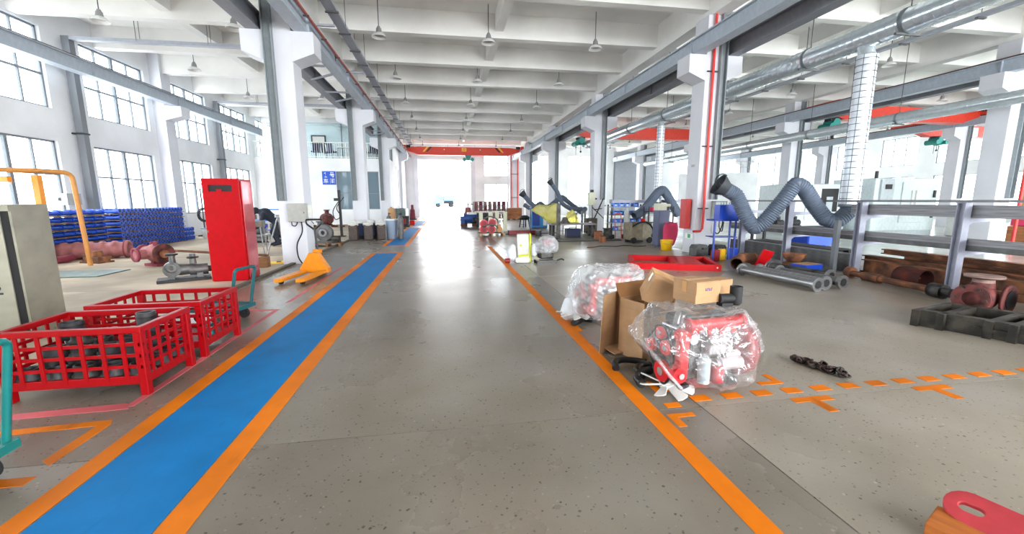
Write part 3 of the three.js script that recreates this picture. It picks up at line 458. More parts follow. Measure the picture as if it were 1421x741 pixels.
// ---- stacks of blue castings on slatted layers
{
  const part = new THREE.Group(); part.name = 'blue_casting'; tag(part, 'blue painted pipe casting in the layered stack by the windows', 'casting', 'blue castings stacked by the windows');
  obj('barrel', [C(0.065, 0.065, 0.5, 0, 0.075, 0, 'x', 10), C(0.085, 0.085, 0.06, 0.24, 0.085, 0, 'x', 10), C(0.085, 0.085, 0.05, -0.22, 0.085, 0, 'x', 10)], M.bluePart, part);
  obj('bore', C(0.04, 0.04, 0.01, 0.272, 0.085, 0, 'x', 8), M.navy, part);
  const light = new THREE.Group(); light.name = 'blue_casting'; light.userData = { ...part.userData, label: 'blue painted pipe casting on the uppermost layers by the windows' };
  obj('barrel', [C(0.065, 0.065, 0.5, 0, 0.075, 0, 'x', 10), C(0.085, 0.085, 0.06, 0.24, 0.085, 0, 'x', 10), C(0.085, 0.085, 0.05, -0.22, 0.085, 0, 'x', 10)], M.bluePart, light); obj('bore', C(0.04, 0.04, 0.01, 0.272, 0.085, 0, 'x', 8), M.navy, light);
  const X = -10.45, H0 = 0.19;
  for (const [z0, z1, n, name, pitch] of [[-18.4, -15.0, 7, 'long', 0.175], [-14.6, -11.4, 7, 'short', 0.36]]) {
    for (let k = 0; k < n; k++) {
      const lab = name === 'long' ? 'pale slatted layer board of the taller blue casting stack' : 'pale slatted layer board of the blue casting stack behind the orange frame';
      tag(obj('layer_board', [BB(X - 0.3, k * H0, z0, X + 0.32, k * H0 + 0.018, z1)], M.slat), lab, 'board', 'layer boards of the ' + name + ' stack');
      const count = Math.floor((z1 - z0) / pitch);
      for (let j = 0; j < count; j++) {
        if (k === n - 1 && name === 'short' && j > count - 3) continue;
        const c = (k >= n - 2 ? light : part).clone(); c.userData = { ...(k >= n - 2 ? light : part).userData }; c.name = numbered('blue_casting'); c.position.set(X, k * H0 + 0.018, z0 + pitch / 2 + j * pitch); if (pitch > 0.3) { c.position.x += 0.1; c.rotation.y = Math.PI / 2; c.scale.set(0.68, 1, 1.6); } scene.add(c);
      }
    }
  }
  for (let i = 0; i < 9; i++) { const c = part.clone(); c.userData = { ...part.userData, label: 'dark blue casting in the small pile beside the tall stack', group: 'blue castings in the small pile' }; c.name = numbered('blue_casting'); c.position.set(-10.5, Math.floor(i / 3) * 0.172, -18.65 - (i % 3) * 0.19); scene.add(c); }
  // two white pails, a wheel on a stand beyond
  for (const [x, z] of [[-9.9, -19.4], [-9.2, -20.3]]) { const p = thing('plastic_pail', 'white plastic pail on the floor by the blue castings', 'pail', [x, 0, z], 0, 'white pails by the castings'); obj('body', lathe([[0, 0], [0.16, 0], [0.2, 0.42], [0.21, 0.43], [0.19, 0.43], [0.15, 0.02]], 0, 0, 0), M.white, p); obj('rim', C(0.212, 0.212, 0.03, 0, 0.41, 0, 'y', 20, true), M.blueLight, p); }
  const hr = thing('hose_reel_stand', 'thin steel stand with a coiled black hose before the window wall', 'stand', [-10.6, 0, -20.6]); obj('upright', bar([0, 0, 0], [0, 2.1, 0], 0.03), M.rod, hr); obj('arm', bar([0, 1.95, 0], [0.3, 1.95, 0.2], 0.02), M.rod, hr); for (let i = 0; i < 3; i++) { const t = new THREE.TorusGeometry(0.24 + i * 0.03, 0.018, 8, 24); t.rotateY(1.2).translate(0.06, 0.95, 0.03 * i); obj('coil', t, M.rubber, hr); } obj('base', B(0.4, 0.05, 0.4, 0, 0.025, 0), M.dark, hr);
  const sb = thing('switch_box', 'small grey switch box on the wall above the blue stack', 'switch box', [WL + 0.02, 1.62, -14.7]); obj('body', RB(0.16, 0.34, 0.5, 0.01, 0.12, 0, 0), M.boxGrey, sb); obj('mount', B(0.3, 0.1, 0.1, -0.05, 0, 0), M.dark, sb);
}
// ---- pink cast pump barrel with rings, lying on the floor
{
  const p = thing('pump_barrel', 'ribbed pink cast-iron pump barrel lying before the blue stack', 'pump part', [-9.5, 0.24, -12.95], rad(16));
  const prof = [[0.02, -0.85], [0.13, -0.85], [0.13, -0.72], [0.2, -0.68]]; for (let i = 0; i < 5; i++) { const x = -0.62 + i * 0.26; prof.push([0.2, x], [0.235, x + 0.03], [0.235, x + 0.11], [0.2, x + 0.14]); } prof.push([0.2, 0.68], [0.24, 0.7], [0.24, 0.8], [0.16, 0.8], [0.15, 0.55], [0.02, 0.55]);
  obj('barrel', lathe(prof, 0, 0, 0, 'x', 24), M.pinkIron, p); obj('bolt_ring', flange(0.242, 0.04, 0.72, 0, 0, 'x', 0.17), M.pinkDark, p); for (const x of [-0.4, 0.4]) obj('cradle', B(0.12, 0.08, 0.5, x, -0.2, 0), M.woodDark, p);
  const q = thing('pipe_elbow', 'short rusty pink pipe elbow lying beside the ribbed barrel', 'pipe elbow', [-9.75, 0.1, -12.0], rad(30)); obj('elbow', tube([[-0.35, 0, 0.05], [0, 0, 0], [0.22, 0, -0.1], [0.35, 0.02, -0.3]], 0.09, 24, 14), M.pinkDark, q); obj('flange', flange(0.13, 0.04, -0.34, 0.03, 0.05, 'x'), M.orangePipe, q);
  const r = thing('casting_block', 'small rusty brown machine casting in front of the ribbed barrel', 'casting', [-8.85, 0, -12.15], rad(-20)); obj('body', [RB(0.5, 0.16, 0.3, 0.03, 0, 0.08, 0), C(0.1, 0.12, 0.2, 0.05, 0.2, 0, 'y', 14), C(0.07, 0.07, 0.4, -0.15, 0.18, 0, 'x', 12)], M.rust, r); obj('foot', B(0.62, 0.04, 0.36, 0, 0.02, 0), M.rust, r);
}
{ // pink valve body with open flanges and its shaft
  const p = thing('valve_body', 'pink valve body with open round flanges on the dusty floor', 'valve', [-6.95, 0.06, -11.3], rad(-32));
  obj('body', [S(0.25, 0, 0.25, 0, 1.1, 0.9, 0.85), C(0.13, 0.13, 0.6, -0.12, 0.27, 0, 'x', 18)], M.pinkIron, p);
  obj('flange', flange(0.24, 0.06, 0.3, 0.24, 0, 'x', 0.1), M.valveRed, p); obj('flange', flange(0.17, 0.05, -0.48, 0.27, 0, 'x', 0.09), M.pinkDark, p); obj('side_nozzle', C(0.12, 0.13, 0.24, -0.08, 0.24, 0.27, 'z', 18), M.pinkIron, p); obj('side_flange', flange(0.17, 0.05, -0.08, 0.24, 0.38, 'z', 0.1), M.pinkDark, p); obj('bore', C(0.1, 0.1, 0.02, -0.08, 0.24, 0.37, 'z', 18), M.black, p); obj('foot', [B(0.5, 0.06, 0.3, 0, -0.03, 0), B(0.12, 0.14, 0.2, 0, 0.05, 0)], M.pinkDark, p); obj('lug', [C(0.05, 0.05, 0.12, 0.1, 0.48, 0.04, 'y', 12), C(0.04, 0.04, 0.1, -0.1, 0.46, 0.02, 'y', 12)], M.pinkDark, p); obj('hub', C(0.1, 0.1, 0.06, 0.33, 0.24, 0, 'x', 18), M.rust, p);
  const s = thing('pump_shaft', 'long thin steel shaft reaching from the pink valve to the red cabinet', 'shaft', [-6.45, 0.36, -11.25]); obj('shaft', [bar([-0.05, 0, 0], [2.3, -0.08, 0.7], 0.03, 10)], M.rust, s); obj('collar', bar([1.0, -0.04, 0.31], [1.1, -0.04, 0.34], 0.045, 10), M.darkSteel, s); obj('rest_block', [B(0.2, 0.24, 0.2, 2.2, -0.24, 0.68)], M.woodDark, s);
}
{ // dark twin pump on a base plate
  const p = thing('twin_pump', 'dark grey twin-nozzle pump on a flat base beside the red cabinet', 'pump', [-5.12, 0, -9.05], rad(28));
  obj('base', RB(0.85, 0.06, 0.42, 0.01, 0, 0.03, 0), M.dark, p); obj('casing', [C(0.14, 0.14, 0.26, -0.18, 0.24, 0, 'z', 18), C(0.1, 0.12, 0.36, -0.02, 0.22, 0, 'x', 16), C(0.11, 0.11, 0.3, 0.24, 0.2, 0, 'x', 16)], M.iron, p);
  for (const x of [-0.16, 0.16]) { obj('nozzle', C(0.05, 0.06, 0.2, x, 0.42, 0, 'y', 14), M.iron, p); obj('nozzle_flange', flange(0.1, 0.03, x, 0.53 - (x > 0 ? 0.08 : 0), 0, 'y', 0.03), M.darkSteel, p); }
  obj('suction_flange', flange(0.09, 0.04, -0.18, 0.28, 0.2, 'z', 0.03), M.iron, p); obj('coupling', C(0.06, 0.06, 0.16, 0.42, 0.2, 0, 'x', 14), M.darkSteel, p); obj('foot', [B(0.1, 0.1, 0.3, -0.2, 0.1, 0), B(0.1, 0.1, 0.3, 0.25, 0.1, 0)], M.iron, p);
}
// ---- tall red sheet cabinet
{
  const c = thing('red_cabinet', 'tall dented red sheet-steel cabinet with a slot in its door', 'cabinet', [-4.17, 0, -9.06], rad(3));
  obj('body', BB(-0.31, 0, -0.29, 0.31, 1.97, 0.26), M.redSheet, c);
  const slot = [[-0.21, 1.72], [0.19, 1.72], [0.19, 1.85], [-0.21, 1.85]];
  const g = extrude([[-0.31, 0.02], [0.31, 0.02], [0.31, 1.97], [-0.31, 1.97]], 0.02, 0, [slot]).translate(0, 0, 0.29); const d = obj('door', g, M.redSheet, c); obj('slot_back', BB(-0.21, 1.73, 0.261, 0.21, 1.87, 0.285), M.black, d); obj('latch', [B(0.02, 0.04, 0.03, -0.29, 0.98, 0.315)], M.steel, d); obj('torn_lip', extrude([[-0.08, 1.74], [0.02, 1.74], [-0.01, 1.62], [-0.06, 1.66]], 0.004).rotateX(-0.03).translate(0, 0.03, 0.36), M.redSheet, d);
  obj('side_panel', RB(0.02, 1.9, 0.5, 0.008, 0.32, 0.98, -0.02), mat([190, 60, 70], 0.5, 0.35, { map: 'fine', rmap: 'roughLo' }), c); obj('side_seam', B(0.01, 0.012, 0.5, 0.333, 0.95, -0.02), M.redDeep, c); obj('vent_bar', [B(0.008, 0.012, 0.36, 0.333, 0.24, 0), B(0.008, 0.012, 0.36, 0.333, 0.2, 0)], M.redDeep, c);  // side panel tinted paler so its reflected light sits in the colour
}
// ---- red mesh crates
function crate(x, z, w, d, label) {
  const c = thing('mesh_crate', label, 'crate', [x, 0, z]), H0 = 0.13, H1 = 0.54, m = M.crateRed;
  for (const sx of [-1, 1]) for (const sz of [-1, 1]) obj('corner_post', RB(0.06, H1, 0.06, 0.006, sx * (w / 2 - 0.03), H1 / 2, sz * (d / 2 - 0.03)), m, c);
  for (const sz of [-1, 1]) { obj('top_rail', RB(w + 0.01, 0.05, 0.05, 0.008, 0, H1 + 0.006, sz * (d / 2 - 0.02)), m, c); obj('bottom_rail', RB(w - 0.1, 0.07, 0.03, 0.006, 0, H0, sz * (d / 2 - 0.024)), m, c); }
  for (const sx of [-1, 1]) { obj('top_rail', RB(0.05, 0.048, d - 0.06, 0.008, sx * (w / 2 - 0.02), H1 + 0.006, 0), m, c); obj('bottom_rail', RB(0.03, 0.07, d - 0.1, 0.006, sx * (w / 2 - 0.024), H0, 0), m, c); }
  const nx = 7, nz = Math.round(d / 0.115);
  for (const sz of [-1, 1]) { for (let i = 1; i < nx; i++) obj('upright_bar', B(0.028, H1 - H0, 0.012, -w / 2 + w * i / nx, (H0 + H1) / 2, sz * (d / 2 - 0.012)), m, c); for (let j = 1; j < 4; j++) obj('cross_bar', B(w, 0.026, 0.012, 0, lerp(H0 + 0.02, H1 - 0.02, j / 4), sz * (d / 2 - 0.022)), m, c); }
  for (const sx of [-1, 1]) { for (let i = 1; i < nz; i++) obj('upright_bar', B(0.012, H1 - H0, 0.028, sx * (w / 2 - 0.012), (H0 + H1) / 2, -d / 2 + d * i / nz), m, c); for (let j = 1; j < 4; j++) obj('cross_bar', B(0.012, 0.026, d, sx * (w / 2 - 0.022), lerp(H0 + 0.02, H1 - 0.02, j / 4), 0), m, c); }
  obj('floor_plate', B(w - 0.06, 0.012, d - 0.06, 0, H0 - 0.01, 0), M.redDeep, c);
  return c;
}
crate(-2.9, -3.92, 1.0, 0.66, 'red steel mesh crate filled with dark ring castings');
crate(-2.9, -4.80, 1.0, 0.74, 'red steel mesh crate, nearly empty, beside the teal platform trolley');
{
  const ringPart = (x, y, z, R, h, m, rx = 0, rz = 0) => { const t = thing('ring_casting', 'dark ring casting lying in the filled red mesh crate', 'casting', [x, y, z], 0, 'ring castings in the red crate'); const g = lathe([[R * 0.55, 0], [R, 0], [R, h * 0.35], [R * 0.82, h * 0.45], [R * 0.82, h], [R * 0.55, h], [R * 0.55, 0]], 0, 0, 0); if (rx || rz) g.rotateX(rx).rotateZ(rz); obj('ring', g, m, t); obj('groove', C(R * 0.835, R * 0.835, h * 0.08, 0, h * 0.8, 0, 'y', 24, true), M.black, t); if (rx || rz) t.children[1].rotation.set(rx, 0, rz); return t; };
  const r = rng(12), y0 = 0.13;
  for (let i = 0; i < 5; i++) for (let j = 0; j < 3; j++) ringPart(-3.3 + i * 0.2, y0, -4.13 + j * 0.21, 0.092, 0.1 + r() * 0.05, r() < 0.7 ? M.dark : M.darkSteel);
  for (let i = 0; i < 4; i++) for (let j = 0; j < 2; j++) ringPart(-3.2 + i * 0.2, y0 + 0.155, -4.05 + j * 0.22, 0.085, 0.09, r() < 0.6 ? M.dark : M.darkSteel);
  ringPart(-2.62, 0.39, -4.02, 0.085, 0.2, M.dark); ringPart(-3.22, 0.38, -4.05, 0.1, 0.14, M.dark); ringPart(-3.02, 0.38, -3.86, 0.075, 0.1, M.darkSteel);
  for (const [x, z, a] of [[-3.2, -3.7, 0.3], [-2.75, -3.68, -0.2], [-2.95, -3.7, 0.1]]) { const s = thing('steel_strip', 'thin grey steel strip among the ring castings in the crate', 'steel strip', [x, 0.135, z], a, 'steel strips in the crate'); obj('strip', RB(0.34, 0.012, 0.03, 0.003, 0, 0.006, 0), M.steel, s); obj('hole', C(0.008, 0.008, 0.002, 0.14, 0.0135, 0, 'y', 10), M.black, s); }
  for (const [x, z] of [[-2.62, -4.9], [-2.72, -4.62], [-2.5, -4.7]]) { const t = ringPart(x, 0.13, z, 0.08, 0.09, M.tealDark); t.userData.label = 'teal ring casting in the nearly empty red mesh crate'; t.userData.group = 'ring castings in the emptier crate'; }
}
// ---- platform trolleys
function trolley([x, z], turn, L, Wd, hH, label, m) {
  const t = thing('platform_trolley', label, 'trolley', [x, 0, z], turn);
  obj('deck', [B(L, 0.02, Wd, 0, 0.17, 0), B(L, 0.05, 0.03, 0, 0.175, Wd / 2), B(L, 0.05, 0.03, 0, 0.175, -Wd / 2), B(0.03, 0.05, Wd, L / 2, 0.175, 0), B(0.03, 0.05, Wd, -L / 2, 0.175, 0)], m, t);
  obj('handle', bend([[-L / 2 + 0.03, 0.18, Wd / 2 - 0.03], [-L / 2 - 0.08, hH, Wd / 2 - 0.03], [-L / 2 - 0.08, hH, -Wd / 2 + 0.03], [-L / 2 + 0.03, 0.18, -Wd / 2 + 0.03]], 0.02, 0.05), m, t);
  for (const a of [-1, 1]) for (const b of [-1, 1]) { const w = obj('wheel', C(0.065, 0.065, 0.04, a * (L / 2 - 0.1), 0.065, b * (Wd / 2 - 0.08), 'z', 18), M.rubber, t); obj('fork', [B(0.05, 0.09, 0.006, a * (L / 2 - 0.1), 0.115, b * (Wd / 2 - 0.08) + 0.025), B(0.05, 0.09, 0.006, a * (L / 2 - 0.1), 0.115, b * (Wd / 2 - 0.08) - 0.025), B(0.07, 0.012, 0.07, a * (L / 2 - 0.1), 0.155, b * (Wd / 2 - 0.08))], M.dark, w); }
  return t;
}
{
  const t = trolley([-2.93, -5.86], rad(-14) + Math.PI, 0.62, 0.42, 0.7, 'teal platform trolley standing behind the emptier red crate', M.tealDark);
  const t2 = trolley([-2.83, -2.42], rad(180), 0.7, 0.46, 0.8, 'bright teal platform trolley cut off by the picture edge', M.teal); t2.userData.label = 'bright teal platform trolley beside the orange corner marks'; obj('hinge_knob', [S(0.03, 0.33, 0.22, 0.2), S(0.03, 0.33, 0.22, -0.2)], M.dark, t2); obj('grip', B(0.045, 0.1, 0.045, 0.385, 0.47, 0.2), M.dark, t2);
}
// ---- orange pallet jack
{
  const p = thing('pallet_jack', 'orange hand pallet jack with black loop handle beside the walkway', 'pallet jack', [-2.75, 0, -9.2], rad(-8));
  for (const s of [-1, 1]) { const sx = s * 0.2; const f = obj('fork', [extrude([[-0.075, 0], [0.075, 0], [0.075, 1.0], [0.04, 1.08], [-0.04, 1.08], [-0.075, 1.0]], 0.05, 0.004).rotateX(Math.PI / 2).translate(sx, 0.11, 0.02)], M.orange, p); obj('fork_wheel', C(0.038, 0.038, 0.07, sx, 0.038, 0.93, 'x', 14), M.rubber, f); obj('push_rod', B(0.03, 0.02, 0.7, sx, 0.05, 0.55), M.steel, f); }
  obj('body', [extrude([[-0.28, 0.06], [0.28, 0.06], [0.28, 0.14], [0.08, 0.46], [-0.08, 0.46], [-0.28, 0.14]], 0.16, 0.01).translate(0, 0, -0.16)], M.orange, p); obj('pump_head', [C(0.05, 0.05, 0.3, 0, 0.36, -0.24, 'y', 14), B(0.16, 0.08, 0.1, 0, 0.48, -0.24)], M.orange, p);
  for (const s of [-1, 1]) obj('steer_wheel', C(0.09, 0.09, 0.05, s * 0.07, 0.09, -0.26, 'x', 18), M.rubber, p);
  obj('tiller', bar([0, 0.42, -0.28], [-0.08, 0.98, -0.36], 0.024, 10), M.blackGloss, p); obj('handle', bend([[-0.08, 0.93, -0.36], [-0.25, 1.06, -0.37], [-0.26, 1.15, -0.38], [0.08, 1.15, -0.38], [0.07, 1.06, -0.37], [-0.08, 0.93, -0.36]], 0.02, 0.04, 5, 8), M.blackGloss, p); obj('lever', bar([-0.08, 1.06, -0.36], [-0.12, 1.12, -0.33], 0.008), M.dark, p);
}
// ---- switch box and cable on the office-row column
{
  const b = thing('switch_box', 'grey switch box with black cable on the column behind the pallet jack', 'switch box', [-3.5, 1.05, -10.86]);
  obj('body', RB(0.42, 0.44, 0.16, 0.012, 0.02, 0.22, 0.06), M.boxGrey, b); obj('bracket', B(0.1, 0.3, 0.04, 0.28, 0.25, 0.0), M.white, b); obj('latch', C(0.012, 0.012, 0.02, 0.18, 0.22, 0.15, 'z', 10), M.dark, b);
  obj('cable', tube([[0.08, 0.0, 0.06], [0.08, -0.25, 0.07], [-0.06, -0.55, 0.06], [-0.05, -0.85, 0.08], [0.06, -1.03, 0.14]], 0.016, 30, 8), M.rubber, b); obj('cable_loop', tube([[-0.14, 0.0, 0.06], [-0.13, -0.08, 0.07], [-0.06, -0.1, 0.07], [-0.02, -0.04, 0.06], [-0.02, 0.0, 0.06]], 0.012, 20, 6), M.rubber, b);
}
// ---- grey volute pump on pallet, red motor on pallet by the office wall
function pallet(x, z, w, d, label, turn = 0, m = M.woodDark) {
  const p = thing('timber_pallet', label, 'pallet', [x, 0, z], turn); const n = 5;
  for (let i = 0; i < n; i++) obj('deck_board', B(w, 0.018, d / n * 0.8, 0, 0.111, -d / 2 + d / n * (i + 0.5)), m, p); for (const a of [-1, 0, 1]) obj('bearer', B(0.08, 0.102, d, a * (w / 2 - 0.04), 0.051, 0), m, p); return p;
}
pallet(-4.0, -15.2, 0.9, 0.7, 'small timber pallet under the grey volute pump', 0.1);
{
  const p = thing('volute_pump', 'grey cast-iron volute pump standing on a small timber pallet', 'pump', [-4.02, 0.12, -15.2], rad(-8));
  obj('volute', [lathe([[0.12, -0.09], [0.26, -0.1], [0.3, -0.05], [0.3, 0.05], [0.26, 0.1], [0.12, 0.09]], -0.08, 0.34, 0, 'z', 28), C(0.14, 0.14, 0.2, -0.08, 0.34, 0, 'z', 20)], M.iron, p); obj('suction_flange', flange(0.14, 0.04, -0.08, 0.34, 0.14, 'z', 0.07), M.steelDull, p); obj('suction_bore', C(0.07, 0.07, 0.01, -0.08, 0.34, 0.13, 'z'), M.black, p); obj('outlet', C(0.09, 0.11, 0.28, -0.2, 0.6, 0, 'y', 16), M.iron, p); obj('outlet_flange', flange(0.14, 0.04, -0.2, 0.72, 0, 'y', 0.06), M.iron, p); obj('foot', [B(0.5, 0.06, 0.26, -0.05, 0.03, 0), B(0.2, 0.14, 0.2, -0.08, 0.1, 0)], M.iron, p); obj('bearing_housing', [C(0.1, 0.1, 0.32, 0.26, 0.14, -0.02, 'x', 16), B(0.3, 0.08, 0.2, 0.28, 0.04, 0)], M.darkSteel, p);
}
for (const [i, x] of [-8.1, -7.0, -6.0, -5.0].entries()) pallet(x, -26.3, 0.9, 0.8, 'timber pallet on the floor by the office wall', 0.03 * i).userData.group = 'pallets by the office wall';
{
  const m1 = thing('pump_motor', 'rusty red round pump on a pallet by the office wall', 'pump', [-6.9, 0.12, -26.3]); obj('drum', [C(0.34, 0.34, 0.5, 0, 0.36, 0, 'z', 24), S(0.33, 0, 0.36, 0.2, 1, 1, 0.5)], M.valveRed, m1); obj('nozzle', [C(0.12, 0.12, 0.24, 0.02, 0.76, 0, 'y', 16), C(0.18, 0.18, 0.05, 0.02, 0.88, 0, 'y', 16)], M.valveRed, m1); obj('foot', B(0.5, 0.06, 0.4, 0, 0.03, 0), M.valveRed, m1);
  const m2 = thing('motor_housing', 'low dark red motor housing on a pallet by the office wall', 'motor', [-8.1, 0.12, -26.3]); obj('body', [RB(0.6, 0.3, 0.4, 0.04, 0, 0.17, 0), C(0.16, 0.16, 0.3, 0.1, 0.3, 0, 'x', 16)], M.valveRed, m2); obj('foot', B(0.66, 0.04, 0.44, 0, 0.02, 0), M.dark, m2);
  const m3 = thing('yellow_bag', 'small yellow bag on the floor by the office wall', 'bag', [-9.0, 0, -26.1]); obj('body', RB(0.5, 0.2, 0.3, 0.08, 0, 0.1, 0), M.yellow, m3); obj('knot', S(0.06, 0.1, 0.2, 0), M.yellow, m3);
}
// ---- bins and bottles around the second office-row column
{
  const bin = thing('oil_bin', 'dark brown oil bin with pale bag over its top, before the column', 'bin', [0, 0, 0], 0, 'dark bins before the column'); obj('body', RB(0.34, 0.62, 0.34, 0.05, 0, 0.31, 0), mat([92, 78, 72], 0.6, 0, { map: 'grime' }), bin); obj('bag_top', [S(0.2, 0, 0.62, 0, 1, 0.5, 1), S(0.09, 0.06, 0.72, 0.03)], M.sack, bin);
  [[-3.55, -17.2], [-3.0, -17.25], [-2.55, -17.35]].forEach(([x, z], i) => i ? copy(bin, [x, 0, z], i * 0.2) : bin.position.set(x, 0, z));
  const lb = thing('lidded_bin', 'tall pale blue-grey bin beside the dark oil bins', 'bin', [-2.15, 0, -17.7]); obj('body', lathe([[0, 0], [0.2, 0], [0.25, 0.72], [0.27, 0.74], [0.27, 0.78], [0, 0.82]], 0, 0, 0), mat([150, 168, 190], 0.5), lb); obj('lid', C(0.28, 0.28, 0.05, 0, 0.78, 0), M.white, lb);
  const gc = thing('gas_cylinder', 'short grey gas cylinder beside the pale blue bin', 'gas cylinder', [0, 0, 0], 0, 'gas cylinders beside the bins'); obj('body', lathe([[0, 0], [0.11, 0], [0.115, 0.03], [0.115, 0.78], [0.08, 0.88], [0.03, 0.92], [0.03, 0.96], [0, 0.96]], 0, 0, 0), M.iron, gc); obj('valve', [C(0.025, 0.025, 0.08, 0, 0.99, 0, 'y', 10), C(0.02, 0.02, 0.1, 0.03, 1.0, 0, 'x', 8)], M.dark, gc);
  [[-1.55, -17.3], [-1.6, -18.3], [-2.1, -18.5]].forEach(([x, z], i) => i ? copy(gc, [x - 0.25, 0, z]) : gc.position.set(x - 0.2, 0, z));
  const wb = thing('work_cart', 'navy low work cart between the dark oil bins', 'cart', [-3.2, 0, -17.9]); obj('body', RB(0.9, 0.5, 0.5, 0.03, 0, 0.38, 0), M.navy, wb); obj('lid', RB(0.7, 0.14, 0.4, 0.05, 0, 0.69, 0), M.sack, wb); for (const s of [-1, 1]) obj('wheel', C(0.08, 0.08, 0.05, s * 0.35, 0.08, 0.22, 'z', 14), M.rubber, wb); obj('rear_stand', B(0.8, 0.13, 0.05, 0, 0.065, -0.2), M.dark, wb);
  const pl = thing('hose_post', 'dark post with coiled cable beside the second office column', 'post', [-4.45, 0, -19.15]); obj('post', B(0.1, 2.0, 0.08, 0, 1.0, 0), M.dark, pl); obj('bracket', [B(0.28, 0.12, 0.1, -0.08, 1.6, 0.02), B(0.1, 0.3, 0.12, 0, 1.85, 0.02)], M.dark, pl); obj('cable', tube([[-0.05, 1.5, 0.06], [-0.28, 1.1, 0.08], [-0.2, 0.75, 0.08], [0.02, 0.9, 0.08], [-0.12, 1.25, 0.08], [0.2, 1.7, 0.08]], 0.02, 40, 6), M.rubber, pl); obj('foot', B(0.3, 0.04, 0.3, 0, 0.02, 0), M.dark, pl);
  // farther along the walkway
  const br = thing('brown_sack', 'upright brown sack on a small grey cart by the office', 'sack', [-3.0, 0.12, -25.2]); obj('body', RB(0.42, 1.0, 0.3, 0.1, 0, 0.5, 0, 0, 0, 0.06), M.card, br); obj('tie', C(0.06, 0.1, 0.1, -0.04, 1.02, 0), M.card, br);
  const ct = thing('hand_cart', 'small grey hand cart carrying the brown sack', 'cart', [-3.0, 0, -25.2]); obj('deck', B(0.6, 0.03, 0.5, 0, 0.105, 0), M.iron, ct); for (const [a, b] of [[-1, -1], [-1, 1], [1, -1], [1, 1]]) obj('wheel', C(0.05, 0.05, 0.03, a * 0.25, 0.05, b * 0.2, 'z', 12), M.rubber, ct);
  const en = thing('dark_engine', 'small dark engine with red parts by the office side', 'engine', [-2.3, 0, -25.4]); obj('block', [RB(0.5, 0.4, 0.4, 0.04, 0, 0.3, 0), C(0.1, 0.1, 0.5, 0, 0.55, 0, 'x', 14)], M.darkSteel, en); obj('cover', RB(0.3, 0.3, 0.1, 0.02, -0.1, 0.35, 0.22), M.redDeep, en); obj('foot', [B(0.5, 0.1, 0.06, 0, 0.05, 0.15), B(0.5, 0.1, 0.06, 0, 0.05, -0.15)], M.dark, en);
  const gm = thing('tank_unit', 'grey-green rectangular tank unit against the office side wall', 'tank', [-2.95, 0, -29.4]); obj('body', RB(0.9, 0.95, 2.4, 0.05, 0, 0.55, 0), M.greenGrey, gm); for (const z of [-0.9, 0, 0.9]) obj('skid', B(0.9, 0.08, 0.1, 0, 0.04, z), M.dark, gm); obj('top_rail', [bar([0.3, 1.02, -1], [0.3, 1.02, 1], 0.03), bar([-0.3, 1.02, -1], [-0.3, 1.02, 1], 0.03)], M.iron, gm);
  const rb = thing('red_bucket', 'small red box on the floor beside the grey-green tank', 'box', [-2.15, 0, -27.4]); obj('body', RB(0.55, 0.26, 0.4, 0.04, 0, 0.13, 0), M.red, rb); obj('lid', RB(0.58, 0.05, 0.43, 0.02, 0, 0.28, 0), M.redDeep, rb);
  const pv = thing('purple_pump', 'small upright dark purple pump by the far office corner', 'pump', [-2.55, 0, -35]); obj('body', [C(0.2, 0.26, 0.6, 0, 0.3, 0), S(0.2, 0, 0.7, 0), C(0.1, 0.1, 0.5, 0, 0.95, 0)], M.pinkDark, pv); obj('base', C(0.34, 0.34, 0.08, 0, 0.04, 0), M.dark, pv);
}

